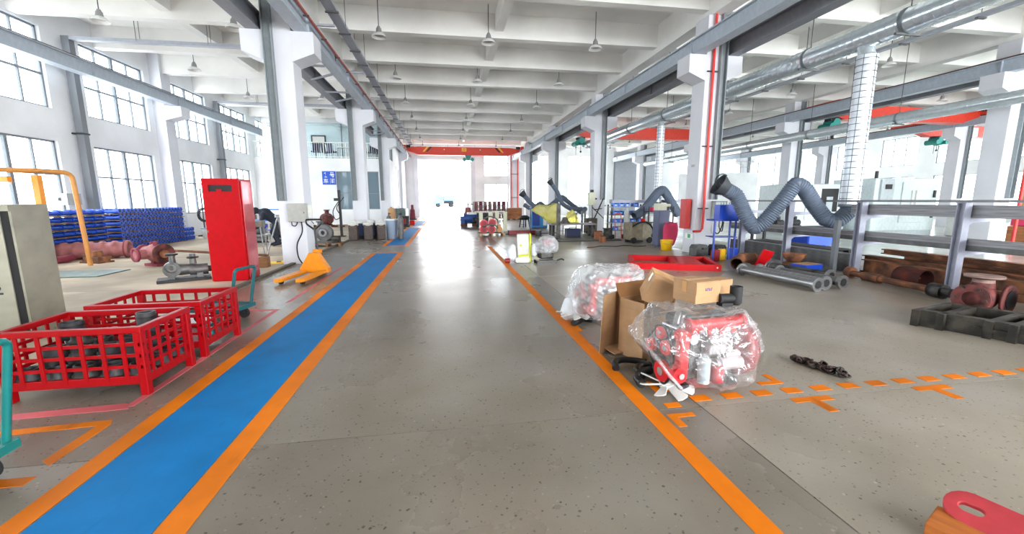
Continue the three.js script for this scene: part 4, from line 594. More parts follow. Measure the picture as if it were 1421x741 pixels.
// ================================================================ WORK AREA BESIDE THE AISLE
// ---- wrapped diesel engines
function engine(pos, turn, scale, label) {
  const e = thing('diesel_engine', label, 'engine', pos, turn); e.scale.setScalar(scale);
  obj('block', [RB(0.66, 0.3, 0.3, 0.02, 0.02, 0.36, 0), RB(0.6, 0.12, 0.26, 0.02, 0, 0.16, 0)], mat([118, 112, 114], 0.45, 0.3, { map: 'blot' }), e); obj('block_rib', [-0.2, -0.08, 0.04, 0.16, 0.28].map((x) => B(0.03, 0.24, 0.32, x, 0.36, 0)), M.darkSteel, e);
  obj('oil_pan', extrude([[-0.3, 0.12], [0.28, 0.12], [0.22, 0.03], [-0.1, 0.0], [-0.26, 0.04]], 0.2, 0.01).translate(0, 0, -0.1), M.redDeep, e);
  const ve = obj('cylinder_head', RB(0.62, 0.1, 0.26, 0.02, 0.0, 0.56, -0.02), M.silver, e); for (let i = 0; i < 4; i++) obj('injector', [C(0.018, 0.018, 0.12, -0.22 + i * 0.15, 0.62, 0.09, 'y', 10), tube([[-0.22 + i * 0.15, 0.67, 0.09], [-0.2 + i * 0.13, 0.62, 0.16], [-0.1 + i * 0.06, 0.48, 0.19]], 0.006, 14, 5)], M.steel, ve);
  obj('valve_cover', RB(0.58, 0.09, 0.2, 0.03, 0.02, 0.655, -0.06), M.blackGloss, e);
  obj('intake_manifold', [C(0.055, 0.055, 0.6, 0.08, 0.63, 0.12, 'x', 18), C(0.075, 0.075, 0.03, -0.22, 0.63, 0.12, 'x', 18), C(0.07, 0.07, 0.03, 0.38, 0.63, 0.12, 'x', 18), ...[-0.12, 0.03, 0.18, 0.32].map((x) => C(0.035, 0.035, 0.1, x, 0.57, 0.1, 'y', 12))], mat([196, 16, 30], 0.35), e);
  obj('fuel_pump', [RB(0.2, 0.14, 0.1, 0.02, 0.02, 0.44, 0.2), C(0.045, 0.045, 0.2, 0.02, 0.5, 0.22, 'x', 14), C(0.03, 0.03, 0.12, 0.15, 0.45, 0.24, 'y', 12)], M.silver, e);
  obj('flywheel_housing', [lathe([[0.08, -0.06], [0.25, -0.07], [0.28, 0.0], [0.28, 0.07], [0.1, 0.07]], 0.42, 0.33, 0, 'x', 28), RB(0.12, 0.3, 0.32, 0.03, 0.36, 0.3, 0.02)], mat([158, 14, 34], 0.4, 0, { map: 'grime' }), e);
  obj('starter', [C(0.065, 0.065, 0.24, 0.2, 0.26, 0.2, 'x', 18), C(0.035, 0.035, 0.16, 0.2, 0.35, 0.22, 'x', 14), C(0.04, 0.06, 0.06, 0.06, 0.26, 0.2, 'x', 14)], mat([206, 196, 200], 0.3, 0.4), e);
  obj('oil_filter', [C(0.055, 0.055, 0.2, -0.1, 0.24, 0.22, 'y', 18), C(0.045, 0.055, 0.03, -0.1, 0.125, 0.22, 'y', 18)], mat([176, 196, 204], 0.35, 0.2), e); obj('spare_filter', [C(0.06, 0.06, 0.16, 0.05, 0.18, 0.22, 'y', 18)], mat([180, 24, 44], 0.35), e);
  // front end: timing cover, pulleys, belt, water pump, alternator
  obj('timing_cover', [RB(0.08, 0.46, 0.28, 0.02, -0.36, 0.36, 0)], M.darkSteel, e);
  for (const [y, z, R] of [[0.2, 0.06, 0.1], [0.44, 0.1, 0.07], [0.56, 0.02, 0.06], [0.4, -0.12, 0.06]]) { const p = obj('pulley', [C(R, R, 0.04, -0.43, y, z, 'x', 22)], mat([204, 20, 28], 0.4), e); obj('pulley_hub', C(R * 0.4, R * 0.4, 0.05, -0.435, y, z, 'x', 14), M.silver, p); }
  obj('belt', tube([[-0.43, 0.2, 0.165], [-0.43, 0.45, 0.172], [-0.43, 0.63, 0.03], [-0.43, 0.4, -0.185], [-0.43, 0.1, 0.04], [-0.43, 0.13, 0.14], [-0.43, 0.2, 0.165]], 0.011, 60, 6), M.rubber, e);
  obj('face_cover', [RB(0.1, 0.34, 0.1, 0.03, -0.33, 0.38, 0.19), C(0.06, 0.06, 0.1, -0.33, 0.56, 0.18, 'z', 16), C(0.075, 0.075, 0.1, -0.38, 0.22, 0.2, 'z', 20)], mat([206, 22, 30], 0.4), e); obj('cover_bolt', [C(0.028, 0.028, 0.02, -0.38, 0.22, 0.26, 'z', 12), C(0.02, 0.02, 0.02, -0.33, 0.56, 0.24, 'z', 12)], M.silver, e);
  obj('alternator', [C(0.07, 0.07, 0.14, -0.28, 0.5, -0.14, 'x', 18), C(0.05, 0.05, 0.04, -0.2, 0.52, 0.17, 'z', 14)], M.silver, e); obj('thermostat', [C(0.04, 0.05, 0.12, -0.24, 0.66, 0.04, 'y', 14), tube([[-0.24, 0.7, 0.04], [-0.3, 0.74, 0.08], [-0.36, 0.66, 0.12]], 0.028, 16, 10)], M.steel, e);
  obj('mount_foot', [B(0.1, 0.08, 0.34, -0.26, 0.04, 0), B(0.1, 0.08, 0.34, 0.3, 0.04, 0)], M.dark, e);
  return e;
}
// thin clear bag: an outline puffed out in depth and crumpled
function bagGeometry(outline, depth, seed, n = 72, rows = 44, amp = 0.03) {
  const pts = outline.map(([x, y]) => V(x, y, 0)), curve = new THREE.CatmullRomCurve3(pts, true, 'catmullrom', 0.35), ringP = curve.getSpacedPoints(n);
  let cx = 0, cy = 0; for (const p of ringP) { cx += p.x / ringP.length; cy += p.y / ringP.length; } cy = Math.max(0.2, cy * 0.8);
  const r = rng(seed), dirs = Array.from({ length: 26 }, () => ({ d: V(r() * 2 - 1, r() * 2 - 1, r() * 2 - 1).normalize().multiplyScalar(7 + r() * 16), p: r() * 6.28, a: 0.4 + r() * 0.6 }));
  const crumple = (v) => { let s = 0, t = 0; for (const k of dirs) { const w = 1 - Math.abs(Math.sin(v.dot(k.d) + k.p + 0.8 * Math.sin(v.x * 9 + k.p) + 0.6 * Math.sin(v.y * 11 - k.p))); s += k.a * (w * w * w * w - 0.2); t += k.a; } return 2.6 * s / t; };
  const pos = [], idx = [];
  for (let j = 0; j <= rows; j++) {
    const s = Math.sin((j / rows - 0.5) * Math.PI), f = Math.pow(Math.max(0, 1 - s * s), 0.28);
    for (let i = 0; i <= n; i++) {
      const p = ringP[i % n], q = V(cx + (p.x - cx) * f, cy + (p.y - cy) * f, depth * s), k = crumple(q) * amp, nrm = V((q.x - cx), (q.y - cy) * 1.2, q.z * 1.4).normalize();
      q.addScaledVector(nrm, k * 1.6); q.y = Math.max(0.004 + 0.004 * Math.abs(Math.sin(q.x * 30 + q.z * 21)), q.y); pos.push(q.x, q.y, q.z);
    }
  }
  for (let j = 0; j < rows; j++) for (let i = 0; i < n; i++) { const a = j * (n + 1) + i, b = a + 1, c = a + n + 1, d = c + 1; idx.push(a, c, b, b, c, d); }
  const g = new THREE.BufferGeometry(); g.setAttribute('position', new THREE.Float32BufferAttribute(pos, 3)); g.setIndex(idx); g.computeVertexNormals(); return g;
}
{
  engine([2.08, 0.0, -3.08], rad(8), 0.87, 'red and silver diesel engine wrapped in clear film, carton on top');
  const bag = thing('plastic_wrap', 'crumpled clear plastic bag round the engine under the sealed carton', 'plastic bag', [2.07, 0, -3.06], rad(4));
  obj('film', bagGeometry([[-0.6, 0.46], [-0.52, 0.58], [-0.42, 0.7], [-0.32, 0.74], [-0.1, 0.69], [0.15, 0.67], [0.38, 0.64], [0.46, 0.5], [0.5, 0.3], [0.47, 0.14], [0.4, 0.02], [0.1, 0.0], [-0.15, 0.02], [-0.3, 0.12], [-0.48, 0.32]], 0.36, 3, 190, 104, 0.05), M.film, bag);
  obj('loose_corner', bagGeometry([[0.38, 0.64], [0.48, 0.58], [0.58, 0.42], [0.66, 0.27], [0.6, 0.2], [0.48, 0.18], [0.42, 0.3], [0.38, 0.48]], 0.1, 17, 60, 30, 0.02), M.film, bag);
  obj('twisted_neck', tube([[-0.58, 0.46, 0.08], [-0.5, 0.35, 0.18], [-0.42, 0.22, 0.26], [-0.34, 0.12, 0.3]], 0.014, 30, 8), M.film, bag);
  engine([2.06, 0, -5.12], rad(12), 0.82, 'red diesel engine in cloudy film behind the open carton');
  const b2 = thing('plastic_wrap', 'milky plastic bag round the engine behind the open carton', 'plastic bag', [2.06, 0, -5.1], rad(8));
  obj('film', bagGeometry([[-0.54, 0.2], [-0.5, 0.4], [-0.42, 0.62], [-0.28, 0.73], [0.1, 0.72], [0.46, 0.7], [0.53, 0.5], [0.56, 0.28], [0.5, 0.05], [0.2, 0.0], [-0.2, 0.0], [-0.42, 0.04]], 0.36, 9, 150, 84, 0.045), mat([250, 251, 253], 0.18, 0, { physical: true, transmission: 0.74, thickness: 0, ior: 1.55 }), b2); obj('loose_hem', bagGeometry([[-0.62, 0.1], [-0.55, 0.3], [-0.42, 0.3], [-0.4, 0.05], [-0.55, 0.01]], 0.1, 12, 30, 14, 0.015), M.filmThick, b2);
}
// ---- moulded cooling fans and rubber hoses on the floor
function fan(pos, turn, tilt, blades, label) {
  const f = thing('cooling_fan', label, 'fan', pos, turn), hub = new THREE.Group(); hub.name = 'rotor'; hub.rotation.x = tilt; f.add(hub);
  obj('hub', [C(0.055, 0.055, 0.035, 0, 0, 0, 'y', 20), C(0.03, 0.03, 0.045, 0, 0, 0, 'y', 14)], M.white, hub);
  for (let i = 0; i < blades; i++) { const a = i / blades * 6.283, g = extrude([[0.045, -0.018], [0.1, -0.03], [0.2, -0.045], [0.215, -0.02], [0.215, 0.03], [0.2, 0.045], [0.1, 0.03], [0.045, 0.016]], 0.006, 0.002); g.rotateX(-Math.PI / 2 + 0.45).rotateY(a); obj('blade', g, M.white, hub); }
  return f;
}
{
  const f1 = fan([1.76, 0.05, -2.98], 0.4, 0.14, 7, 'white plastic cooling fan with yellow label leaning on the clear bag'); obj('label_dot', C(0.02, 0.02, 0.012, 0.13, 0.012, 0.1, 'y', 14), M.yellow, f1.children[0]);
  fan([1.6, 0.1, -5.0], 1.1, 0.1, 7, 'white plastic cooling fan lying on black hoses before the milky bag');
  const hose = (pos, turn, pts, r, label) => { const h = thing('rubber_hose', label, 'hose', pos, turn); obj('tube', tube(pts, r, 40, 14), M.blackGloss, h); for (const k of [0, pts.length - 1]) { const a = pts[k], b = pts[k ? k - 1 : 1], d = V(...b).sub(V(...a)).normalize(); obj('collar', bar(a, [a[0] + d.x * 0.02, a[1] + d.y * 0.02, a[2] + d.z * 0.02], r * 1.12, 14), M.rubber, h); } return h; };
  hose([1.66, 0.032, -3.48], 0.1, [[-0.16, 0.0, 0.06], [-0.12, 0.02, -0.03], [-0.02, 0.02, -0.06], [0.1, 0.01, -0.03], [0.18, 0, 0.02]], 0.03, 'black S-bend rubber hose by the orange line and clear bag');
  hose([1.72, 0.032, -3.32], 0.5, [[-0.12, 0, 0.09], [-0.08, 0.03, 0.0], [0.04, 0.02, -0.05], [0.16, 0.0, -0.03]], 0.028, 'short bent black rubber hose between the S-bend hose and fan');
  hose([1.68, 0.036, -3.16], 0.2, [[-0.12, 0, 0.1], [-0.1, 0.02, 0.0], [0.0, 0.03, -0.06], [0.1, 0.02, -0.08]], 0.033, 'thick bent black rubber hose touching the white fan with yellow label');
  hose([1.66, 0.038, -4.9], 0.3, [[-0.14, 0, 0.06], [-0.03, 0.0, 0.02], [0.08, 0.0, -0.03], [0.16, 0.0, 0.03]], 0.036, 'stubby black rubber hose under the second white fan');
}
// ---- cartons
{
  const t = 0.008;
  const o = thing('open_carton', 'tall opened brown carton with its flaps folded outwards', 'carton', [1.98, 0, -3.78], rad(20));
  obj('back_panel', B(0.42, 0.58, t, 0, 0.29, -0.16), M.card, o); obj('side_panel', B(t, 0.58, 0.32, 0.21, 0.29, 0), M.card, o); obj('side_panel', B(t, 0.58, 0.32, -0.21, 0.29, 0), M.card, o); obj('front_panel', B(0.42, 0.44, t, 0, 0.22, 0.16), M.card, o); obj('base_panel', B(0.42, t, 0.32, 0, 0.004, 0), M.card, o);
  obj('flap', B(0.42, 0.16, t, 0, 0.64, -0.2, -0.5), M.cardIn, o); obj('flap', B(0.42, 0.2, t, 0, 0.50, 0.24, 1.2), M.card, o);
  obj('flap', B(t, 0.16, 0.3, 0.24, 0.65, 0, 0, 0, -0.4), M.card, o);
  const w = thing('carton_sheet', 'large unfolded brown carton standing on edge beside the open carton', 'carton', [1.72, 0, -4.0], rad(20));
  obj('panel', B(0.3, 0.62, t, -0.1, 0.31, 0.05, 0.06, 0.3), M.card, w); obj('panel', B(0.16, 0.64, t, 0.11, 0.32, 0.03, 0.02, -0.55), M.card, w); obj('bottom_flap', B(0.32, t, 0.18, 0.0, 0.035, 0.12, 0.12), M.card, w); obj('side_flap', B(0.13, 0.5, t, 0.2, 0.27, 0.14, 0, -1.0), M.cardIn, w);
  const closed = (pos, turn, tilt, w0, h0, d0, label, print) => { const c = thing('sealed_carton', label, 'carton', pos, turn); const in_ = new THREE.Group(); in_.name = 'box'; in_.rotation.set(...tilt, 'YXZ'); c.add(in_); obj('body', RB(w0, h0, d0, 0.004, 0, h0 / 2, 0), M.card, in_); obj('top_flap', [B(w0 + 0.002, 0.005, d0 / 2 - 0.003, 0, h0 + 0.003, d0 / 4), B(w0 + 0.002, 0.005, d0 / 2 - 0.003, 0, h0 + 0.003, -d0 / 4)], M.card, in_); obj('tape', [B(0.002, 0.09, 0.05, -w0 / 2 - 0.002, h0 - 0.05, 0), B(w0, 0.002, 0.05, 0, h0 + 0.007, 0)], mat([196, 146, 92], 0.3), in_); if (print) { obj('side_flap', B(w0, h0 * 0.55, 0.004, 0, h0 * 0.72, d0 / 2 + 0.003), M.card, in_); for (let i = 0; i < 4; i++) obj('stamp', [B(0.006, 0.024, 0.002, -0.03 + i * 0.02, h0 * 0.66, d0 / 2 + 0.006), B(0.014, 0.006, 0.002, -0.026 + i * 0.02, h0 * 0.66 + (i % 2 ? 0.01 : -0.006), d0 / 2 + 0.006)], M.ink, in_); } return c; };
  closed([2.13, 0.69, -3.22], rad(12), [0.0, 0, 0], 0.26, 0.18, 0.26, 'sealed brown carton with small purple stamp lying on the wrapped engine', true);
  closed([2.0, 0.58, -3.72], rad(-20), [0.25, 0, -0.42], 0.26, 0.26, 0.24, 'sealed brown carton tilted on top of the open carton', false);
  const s = thing('small_carton', 'small brown carton between the stamped carton and black exhaust stub', 'carton', [2.46, 0.69, -3.36], rad(10)); obj('body', RB(0.14, 0.15, 0.14, 0.004, 0, 0.075, 0), M.card, s); obj('top_flap', B(0.142, 0.004, 0.142, 0, 0.152, 0), M.card, s);
  const x = thing('exhaust_stub', 'black upright exhaust stub on the wrapped engine', 'exhaust', [2.44, 0.66, -3.12]); obj('stub', lathe([[0.035, 0], [0.05, 0.02], [0.05, 0.16], [0.042, 0.16], [0.04, 0.02]], 0, 0, 0, 'y', 20), M.rubber, x); obj('elbow', [C(0.04, 0.04, 0.16, -0.08, 0.06, 0, 'x', 16), B(0.1, 0.03, 0.08, -0.1, 0.01, 0)], M.rubber, x);
}
// ---- red welded base frame on the floor
{
  const f = thing('base_frame', 'bright red welded steel base frame lying flat on the floor', 'frame', [5.3, 0, -9.1], rad(-22)), L = 1.9, Wd = 1.35, h = 0.14;
  const chn = (w, d, x, z) => [RB(w, h, d, 0.006, x, h / 2, z)];
  obj('long_beam', chn(L, 0.1, 0, Wd / 2), M.red, f); obj('long_beam', chn(L, 0.1, 0, -Wd / 2), M.red, f); obj('cross_beam', chn(0.1, Wd, -L / 2 + 0.05, 0), M.red, f); obj('cross_beam', chn(0.1, Wd, L / 2 - 0.05, 0), M.red, f); obj('cross_beam', chn(0.16, Wd, 0.1, 0), M.red, f); obj('top_plate', B(0.5, 0.02, Wd - 0.1, 0.35, h - 0.01, 0), M.red, f); obj('bolt_hole', [C(0.018, 0.018, 0.004, L / 2 - 0.08, 0.08, Wd / 2 + 0.052, 'z', 12), C(0.018, 0.018, 0.004, -L / 2 + 0.06, 0.08, Wd / 2 + 0.052, 'z', 12)], M.white, f);
  const b = thing('red_channel', 'dark red steel beam on the floor before the welding curtains', 'beam', [3.46, 0, -18.4]); obj('web', RB(1.3, 0.2, 0.04, 0.005, 0, 0.1, 0), M.redDeep, b); obj('flange', [B(1.3, 0.02, 0.16, 0, 0.19, -0.06), B(1.3, 0.02, 0.16, 0, 0.01, -0.06)], M.redDeep, b); obj('end_plate', B(0.02, 0.22, 0.2, -0.65, 0.11, -0.05), M.dark, b);
  const pl = thing('steel_plate', 'thin grey steel plate lying on the floor behind the red beam', 'steel plate', [3.9, 0, -20.2], 0.1); obj('plate', RB(2.6, 0.02, 2.6, 0.004, 0, 0.01, 0), M.steelDull, pl); obj('rim', B(2.6, 0.03, 0.03, 0, 0.015, 1.3), M.darkSteel, pl);
}
// ---- sack and film-wrapped small machine in the aisle
{
  const s = thing('printed_sack', 'upright white sack with lime green edge in the aisle', 'sack', [1.93, 0, -10.2], rad(-10)); obj('body', RB(0.3, 0.7, 0.2, 0.03, 0, 0.37, 0, 0.05, 0, 0.04), M.sack, s); obj('green_edge', RB(0.05, 0.72, 0.2, 0.015, 0.17, 0.37, 0.005, 0.05, 0, 0.0), M.lime, s); obj('green_band', [B(0.26, 0.05, 0.004, 0, 0.19, 0.122, 0, 0, 0.1)], M.lime, s); obj('print_mark', [C(0.03, 0.03, 0.004, -0.06, 0.44, 0.11, 'z', 12)], M.lime, s); obj('folded_foot', RB(0.36, 0.14, 0.26, 0.05, -0.02, 0.07, 0.04), M.white, s);
  const m = thing('wrapped_pump', 'small pump set under milky film beside the lime-edged sack', 'pump', [2.45, 0, -10.0], rad(6)); obj('skid', [B(0.5, 0.08, 0.08, 0, 0.04, 0.12), B(0.5, 0.08, 0.08, 0, 0.04, -0.12), B(0.08, 0.04, 0.3, -0.2, 0.06, 0)], M.blackGloss, m); obj('body', [RB(0.34, 0.24, 0.3, 0.04, 0, 0.24, 0), C(0.12, 0.12, 0.34, 0.02, 0.34, 0, 'x', 18)], M.darkSteel, m); obj('tank', RB(0.2, 0.14, 0.18, 0.02, 0.03, 0.53, 0.05), M.redDeep, m); obj('handle', tube([[0.25, 0.06, 0.1], [0.38, 0.1, 0.12], [0.46, 0.07, 0.1]], 0.018, 16, 8), M.rubber, m);
  const w = thing('film_cover', 'milky film hood over the small pump set', 'plastic bag', [2.45, 0, -10.0]); obj('film', bagGeometry([[-0.28, 0.3], [-0.26, 0.5], [-0.1, 0.66], [0.08, 0.7], [0.26, 0.62], [0.33, 0.42], [0.3, 0.3], [0.1, 0.22], [-0.15, 0.24]], 0.26, 21, 80, 44, 0.045), mat([244, 246, 250], 0.3, 0, { physical: true, transmission: 0.7, thickness: 0 }), w); obj('tail', bagGeometry([[-0.28, 0.5], [-0.34, 0.4], [-0.34, 0.2], [-0.26, 0.16], [-0.2, 0.3]], 0.08, 4, 24, 10, 0.01), M.filmThick, w);
  const a = thing('film_bundle', 'crumpled milky film bundle against the lime-edged sack', 'plastic film', [1.66, 0, -10.24]); obj('film', bagGeometry([[-0.12, 0.1], [-0.13, 0.3], [-0.02, 0.46], [0.08, 0.42], [0.1, 0.1], [0.0, 0.02]], 0.12, 33, 30, 16, 0.02), M.filmThick, a); obj('red_cap', C(0.06, 0.06, 0.12, -0.14, 0.062, 0.1, 'x', 16), M.redDeep, a);
}
// ---- main column fittings: red fire pipe, hose box, switch box, exit sign, crates at its foot
{
  const zf = ZC(0) + 0.3, p = thing('fire_pipe', 'red fire pipe running down the column to the hose box', 'pipe', [0, 0, 0]);
  obj('riser', bend([[XR - 0.12, 6.37, zf + 0.07], [XR - 0.12, 0.66, zf + 0.07], [XR - 0.4, 0.66, zf + 0.07]], 0.035, 0.08), M.pipeRed, p); for (const y of [1.3, 3.0, 4.95]) obj('clamp', B(0.3, 0.03, 0.04, XR - 0.12, y, zf + 0.04), M.dark, p);
  const hb = thing('hose_box', 'narrow red fire hose box on the column side', 'hose box', [XR - 0.41, 0.72, zf - 0.36]); obj('body', RB(0.16, 0.85, 0.3, 0.01, 0, 0.42, 0), mat([206, 70, 72], 0.4), hb); obj('door', B(0.13, 0.78, 0.012, 0, 0.42, 0.155), M.pipeRed, hb); obj('bracket', B(0.1, 0.1, 0.1, 0.08, 0.2, -0.05), M.dark, hb);
  const sb = thing('switch_box', 'pale green switch box with hanging cables on the pipe column', 'switch box', [XR + 0.24, 1.02, zf + 0.02]); obj('body', RB(0.34, 0.46, 0.18, 0.012, 0.08, 0.23, 0.1), M.boxGreen, sb); obj('lid_rim', RB(0.36, 0.03, 0.2, 0.006, 0.08, 0.47, 0.1), M.frame, sb); obj('cable', tube([[0.0, 0, 0.1], [-0.02, -0.35, 0.12], [0.1, -0.42, 0.12], [0.2, -0.2, 0.12], [0.22, 0.0, 0.1]], 0.016, 30, 6), M.rubber, sb); obj('cable', tube([[0.12, 0, 0.1], [0.1, -0.25, 0.14], [0.2, -0.36, 0.13], [0.26, -0.1, 0.1]], 0.014, 24, 6), M.rubber, sb);
  const ex = thing('exit_plate', 'small green and white exit plate low on the column side', 'exit sign', [XR - 0.305, 0.5, ZC(0) + 0.02]); obj('plate', B(0.012, 0.14, 0.34, 0, 0, 0), M.signWhite, ex); obj('green_field', B(0.006, 0.11, 0.14, -0.008, 0, 0.02), M.green, ex);
  const cp = thing('grey_plate', 'small grey number plate high on the pipe column', 'plate', [XR - 0.305, 2.5, ZC(0)]); obj('plate', B(0.01, 0.07, 0.16, 0, 0, 0), M.boxGrey, cp); obj('screw', B(0.004, 0.02, 0.02, -0.006, 0, 0), M.dark, cp);
  const tb = (x, z, label, m) => { const t = thing('tool_case', label, 'tool case', [x, 0, z], 0.1); obj('body', RB(0.42, 0.22, 0.3, 0.03, 0, 0.11, 0), m, t); obj('lid', extrude([[-0.2, 0.22], [0.2, 0.22], [0.14, 0.3], [-0.14, 0.3]], 0.28, 0.008).translate(0, 0, -0.14), m, t); obj('clasp', B(0.05, 0.05, 0.02, 0, 0.21, 0.15), M.dark, t); };
  tb(XR - 0.35, zf + 0.32, 'grey plastic tool case at the foot of the pipe column', M.iron); tb(XR + 0.15, zf + 0.4, 'dark plastic tool case at the foot of the pipe column', M.dark);
  const bk = thing('bucket', 'bright yellow bucket beside the pink cloth bag', 'bucket', [6.82, 0, -12.0]); obj('body', lathe([[0, 0], [0.15, 0], [0.19, 0.3], [0.2, 0.31], [0.18, 0.31], [0.14, 0.02]], 0, 0, 0), M.yellow, bk); obj('bail', tube([[-0.19, 0.28, 0], [-0.1, 0.2, 0.16], [0.1, 0.2, 0.16], [0.19, 0.28, 0]], 0.006, 20, 5), M.steel, bk);
  const pk = thing('cloth_bag', 'crumpled pink cloth bag hanging beside the yellow bucket', 'bag', [7.2, 0, -12.5]); obj('body', bagGeometry([[-0.22, 0.3], [-0.2, 0.75], [0.0, 0.82], [0.24, 0.8], [0.26, 0.4], [0.12, 0.06], [-0.1, 0.04]], 0.14, 44, 40, 20, 0.03), M.pinkCloth, pk); obj('hem', RB(0.4, 0.04, 0.1, 0.015, 0.02, 0.8, 0), M.pinkCloth, pk);
  const gcab = thing('steel_locker', 'slate grey narrow locker behind the pink cloth bag', 'locker', [7.2, 0, -13.1]); obj('body', RB(0.36, 1.2, 0.4, 0.01, 0, 0.6, 0), mat([96, 100, 128], 0.5, 0.1), gcab); obj('door', B(0.32, 1.1, 0.02, 0, 0.6, 0.205), mat([104, 108, 136], 0.5, 0.1), gcab); obj('vise', [B(0.3, 0.22, 0.3, -0.05, 1.31, 0), C(0.05, 0.05, 0.4, 0.1, 1.36, 0, 'x', 12)], M.cream, gcab);
}
// ---- blue work stand with hanging bin
{
  const s = thing('work_stand', 'blue steel work stand with a box tray on top', 'stand', [6.93, 0, -9.55], rad(-8));
  for (const [x, z, h] of [[-0.3, 0.2, 1.06], [0.22, 0.2, 1.06], [-0.1, -0.2, 1.06], [0.3, -0.2, 1.62]]) obj('leg', B(0.035, h, 0.035, x, h / 2, z), M.blueStand, s);
  obj('shelf', B(0.6, 0.02, 0.42, -0.02, 0.62, 0), M.blueStand, s); obj('top_rail', [B(0.6, 0.04, 0.03, -0.02, 1.04, 0.2), B(0.6, 0.04, 0.03, -0.02, 1.04, -0.2), B(0.03, 0.04, 0.42, -0.3, 1.04, 0)], M.blueStand, s);
  const bx = obj('tray_box', [B(0.5, 0.36, 0.02, 0.06, 1.24, 0.19), B(0.5, 0.36, 0.02, 0.06, 1.24, -0.08), B(0.02, 0.36, 0.28, -0.19, 1.24, 0.055), B(0.02, 0.36, 0.28, 0.31, 1.24, 0.055), B(0.5, 0.02, 0.28, 0.06, 1.07, 0.055)], M.blueBox, s);
  for (let i = 0; i < 6; i++) obj('tool', [bar([-0.12 + i * 0.07, 1.2, 0.05], [-0.12 + i * 0.07, 1.47 + (i % 3) * 0.02, 0.08], 0.012, 6)], M.steel, bx);
  for (const [x, z, m, label] of [[6.75, -9.5, M.redDeep, 'red oil can under the blue work stand'], [7.0, -9.62, M.yellow, 'yellow oil can under the blue work stand'], [7.45, -9.75, M.blueBox, 'blue small box beside the blue work stand']]) { const c = thing('oil_can', label, 'can', [x, 0, z], 0.3); obj('body', RB(0.2, 0.3, 0.14, 0.03, 0, 0.15, 0), m, c); obj('cap', C(0.03, 0.03, 0.05, 0.05, 0.32, 0, 'y', 12), M.dark, c); }
}
// ---- round air ducts
function duct(x, y, r, z0, z1, label, bands) {
  const d = thing('air_duct', label, 'duct', [x, y, 0]); const L = z0 - z1, prof = []; const n = Math.round(L / 0.16);
  for (let i = 0; i <= n; i++) { const h = -L / 2 + L * i / n; prof.push([r, h], [r * 1.02, h + 0.012], [r * 1.02, h + 0.024], [r, h + 0.036]); }
  obj('spiral_tube', lathe(prof, 0, 0, (z0 + z1) / 2, 'z', 28), M.galv, d);
  for (const z of bands) { obj('band', flange(r * 1.06, 0.07, 0, 0, z, 'z', r * 0.98), M.band, d); obj('hanger', [bar([0, r, z], [0, SLAB - y, z], 0.012, 6)], M.rod, d); obj('support_bar', B(r * 2.4, 0.04, 0.05, 0, -r * 1.03, z), M.rod, d); }
  return d;
}
duct(8.8, 4.88, 0.235, -3, -25.2, 'big shiny galvanised round air duct beside the main column row', [-7.2, -9.4, -12.4, -16, -19.2, -22.6, -24.8]);
duct(16.5, 4.45, 0.2, -6, -33, 'thinner galvanised air duct in front of the rack columns', [-9.6, -13.4, -17.2, -21, -25, -29]);
function drop(x, z, r, y0, y1, label, wrapped) {
  const d = thing('drop_duct', label, 'duct', [x, 0, z]);
  const prof = []; const n = Math.round((y1 - y0) / 0.12); for (let i = 0; i <= n; i++) { const y = lerp(y0, y1 - 0.03, i / n); prof.push([r, y], [r * 1.025, y + 0.008], [r * 1.025, y + 0.02], [r, y + 0.028]); }
  obj('tube', lathe(prof, 0, 0, 0, 'y', 24), M.galvWhite, d);
  if (wrapped) { const w = []; for (let y = y0 + 0.05; y < y1; y += 0.13) w.push(new THREE.TorusGeometry(r * 1.035, 0.006, 5, 24).rotateX(Math.PI / 2).translate(0, y, 0)); obj('wire_ring', w, M.frameDark, d); obj('wire', [0.3, 1.5, 2.7, 3.9, 5.2].map((a) => bar([Math.cos(a) * r * 1.03, y0, Math.sin(a) * r * 1.03], [Math.cos(a) * r * 1.03, y1, Math.sin(a) * r * 1.03], 0.005, 5)), M.frameDark, d); }
  obj('branch', bar([0, y1 - 0.02, 0], [0, y1 + 0.28, -0.1], r * 0.8, 18), M.galv, d); obj('collar', flange(r * 1.1, 0.06, 0, y0 + 0.03, 0, 'y', r * 0.9), M.band, d);
  return d;
}
drop(8.8, -7.95, 0.18, 1.38, 4.5, 'white wire-wrapped drop duct standing behind the fume arm elbow', true);
drop(8.8, -16.4, 0.15, 1.4, 4.5, 'white spiral drop duct behind the bin shelves, wire wrapped', true);
drop(8.8, -22.4, 0.14, 1.2, 4.55, 'pale spiral drop duct beyond the welding curtains', false).userData.group = 'drop ducts beyond the curtains';
drop(8.8, -24.4, 0.14, 1.2, 4.55, 'pale spiral drop duct beyond the welding curtains', false).userData.group = 'drop ducts beyond the curtains';
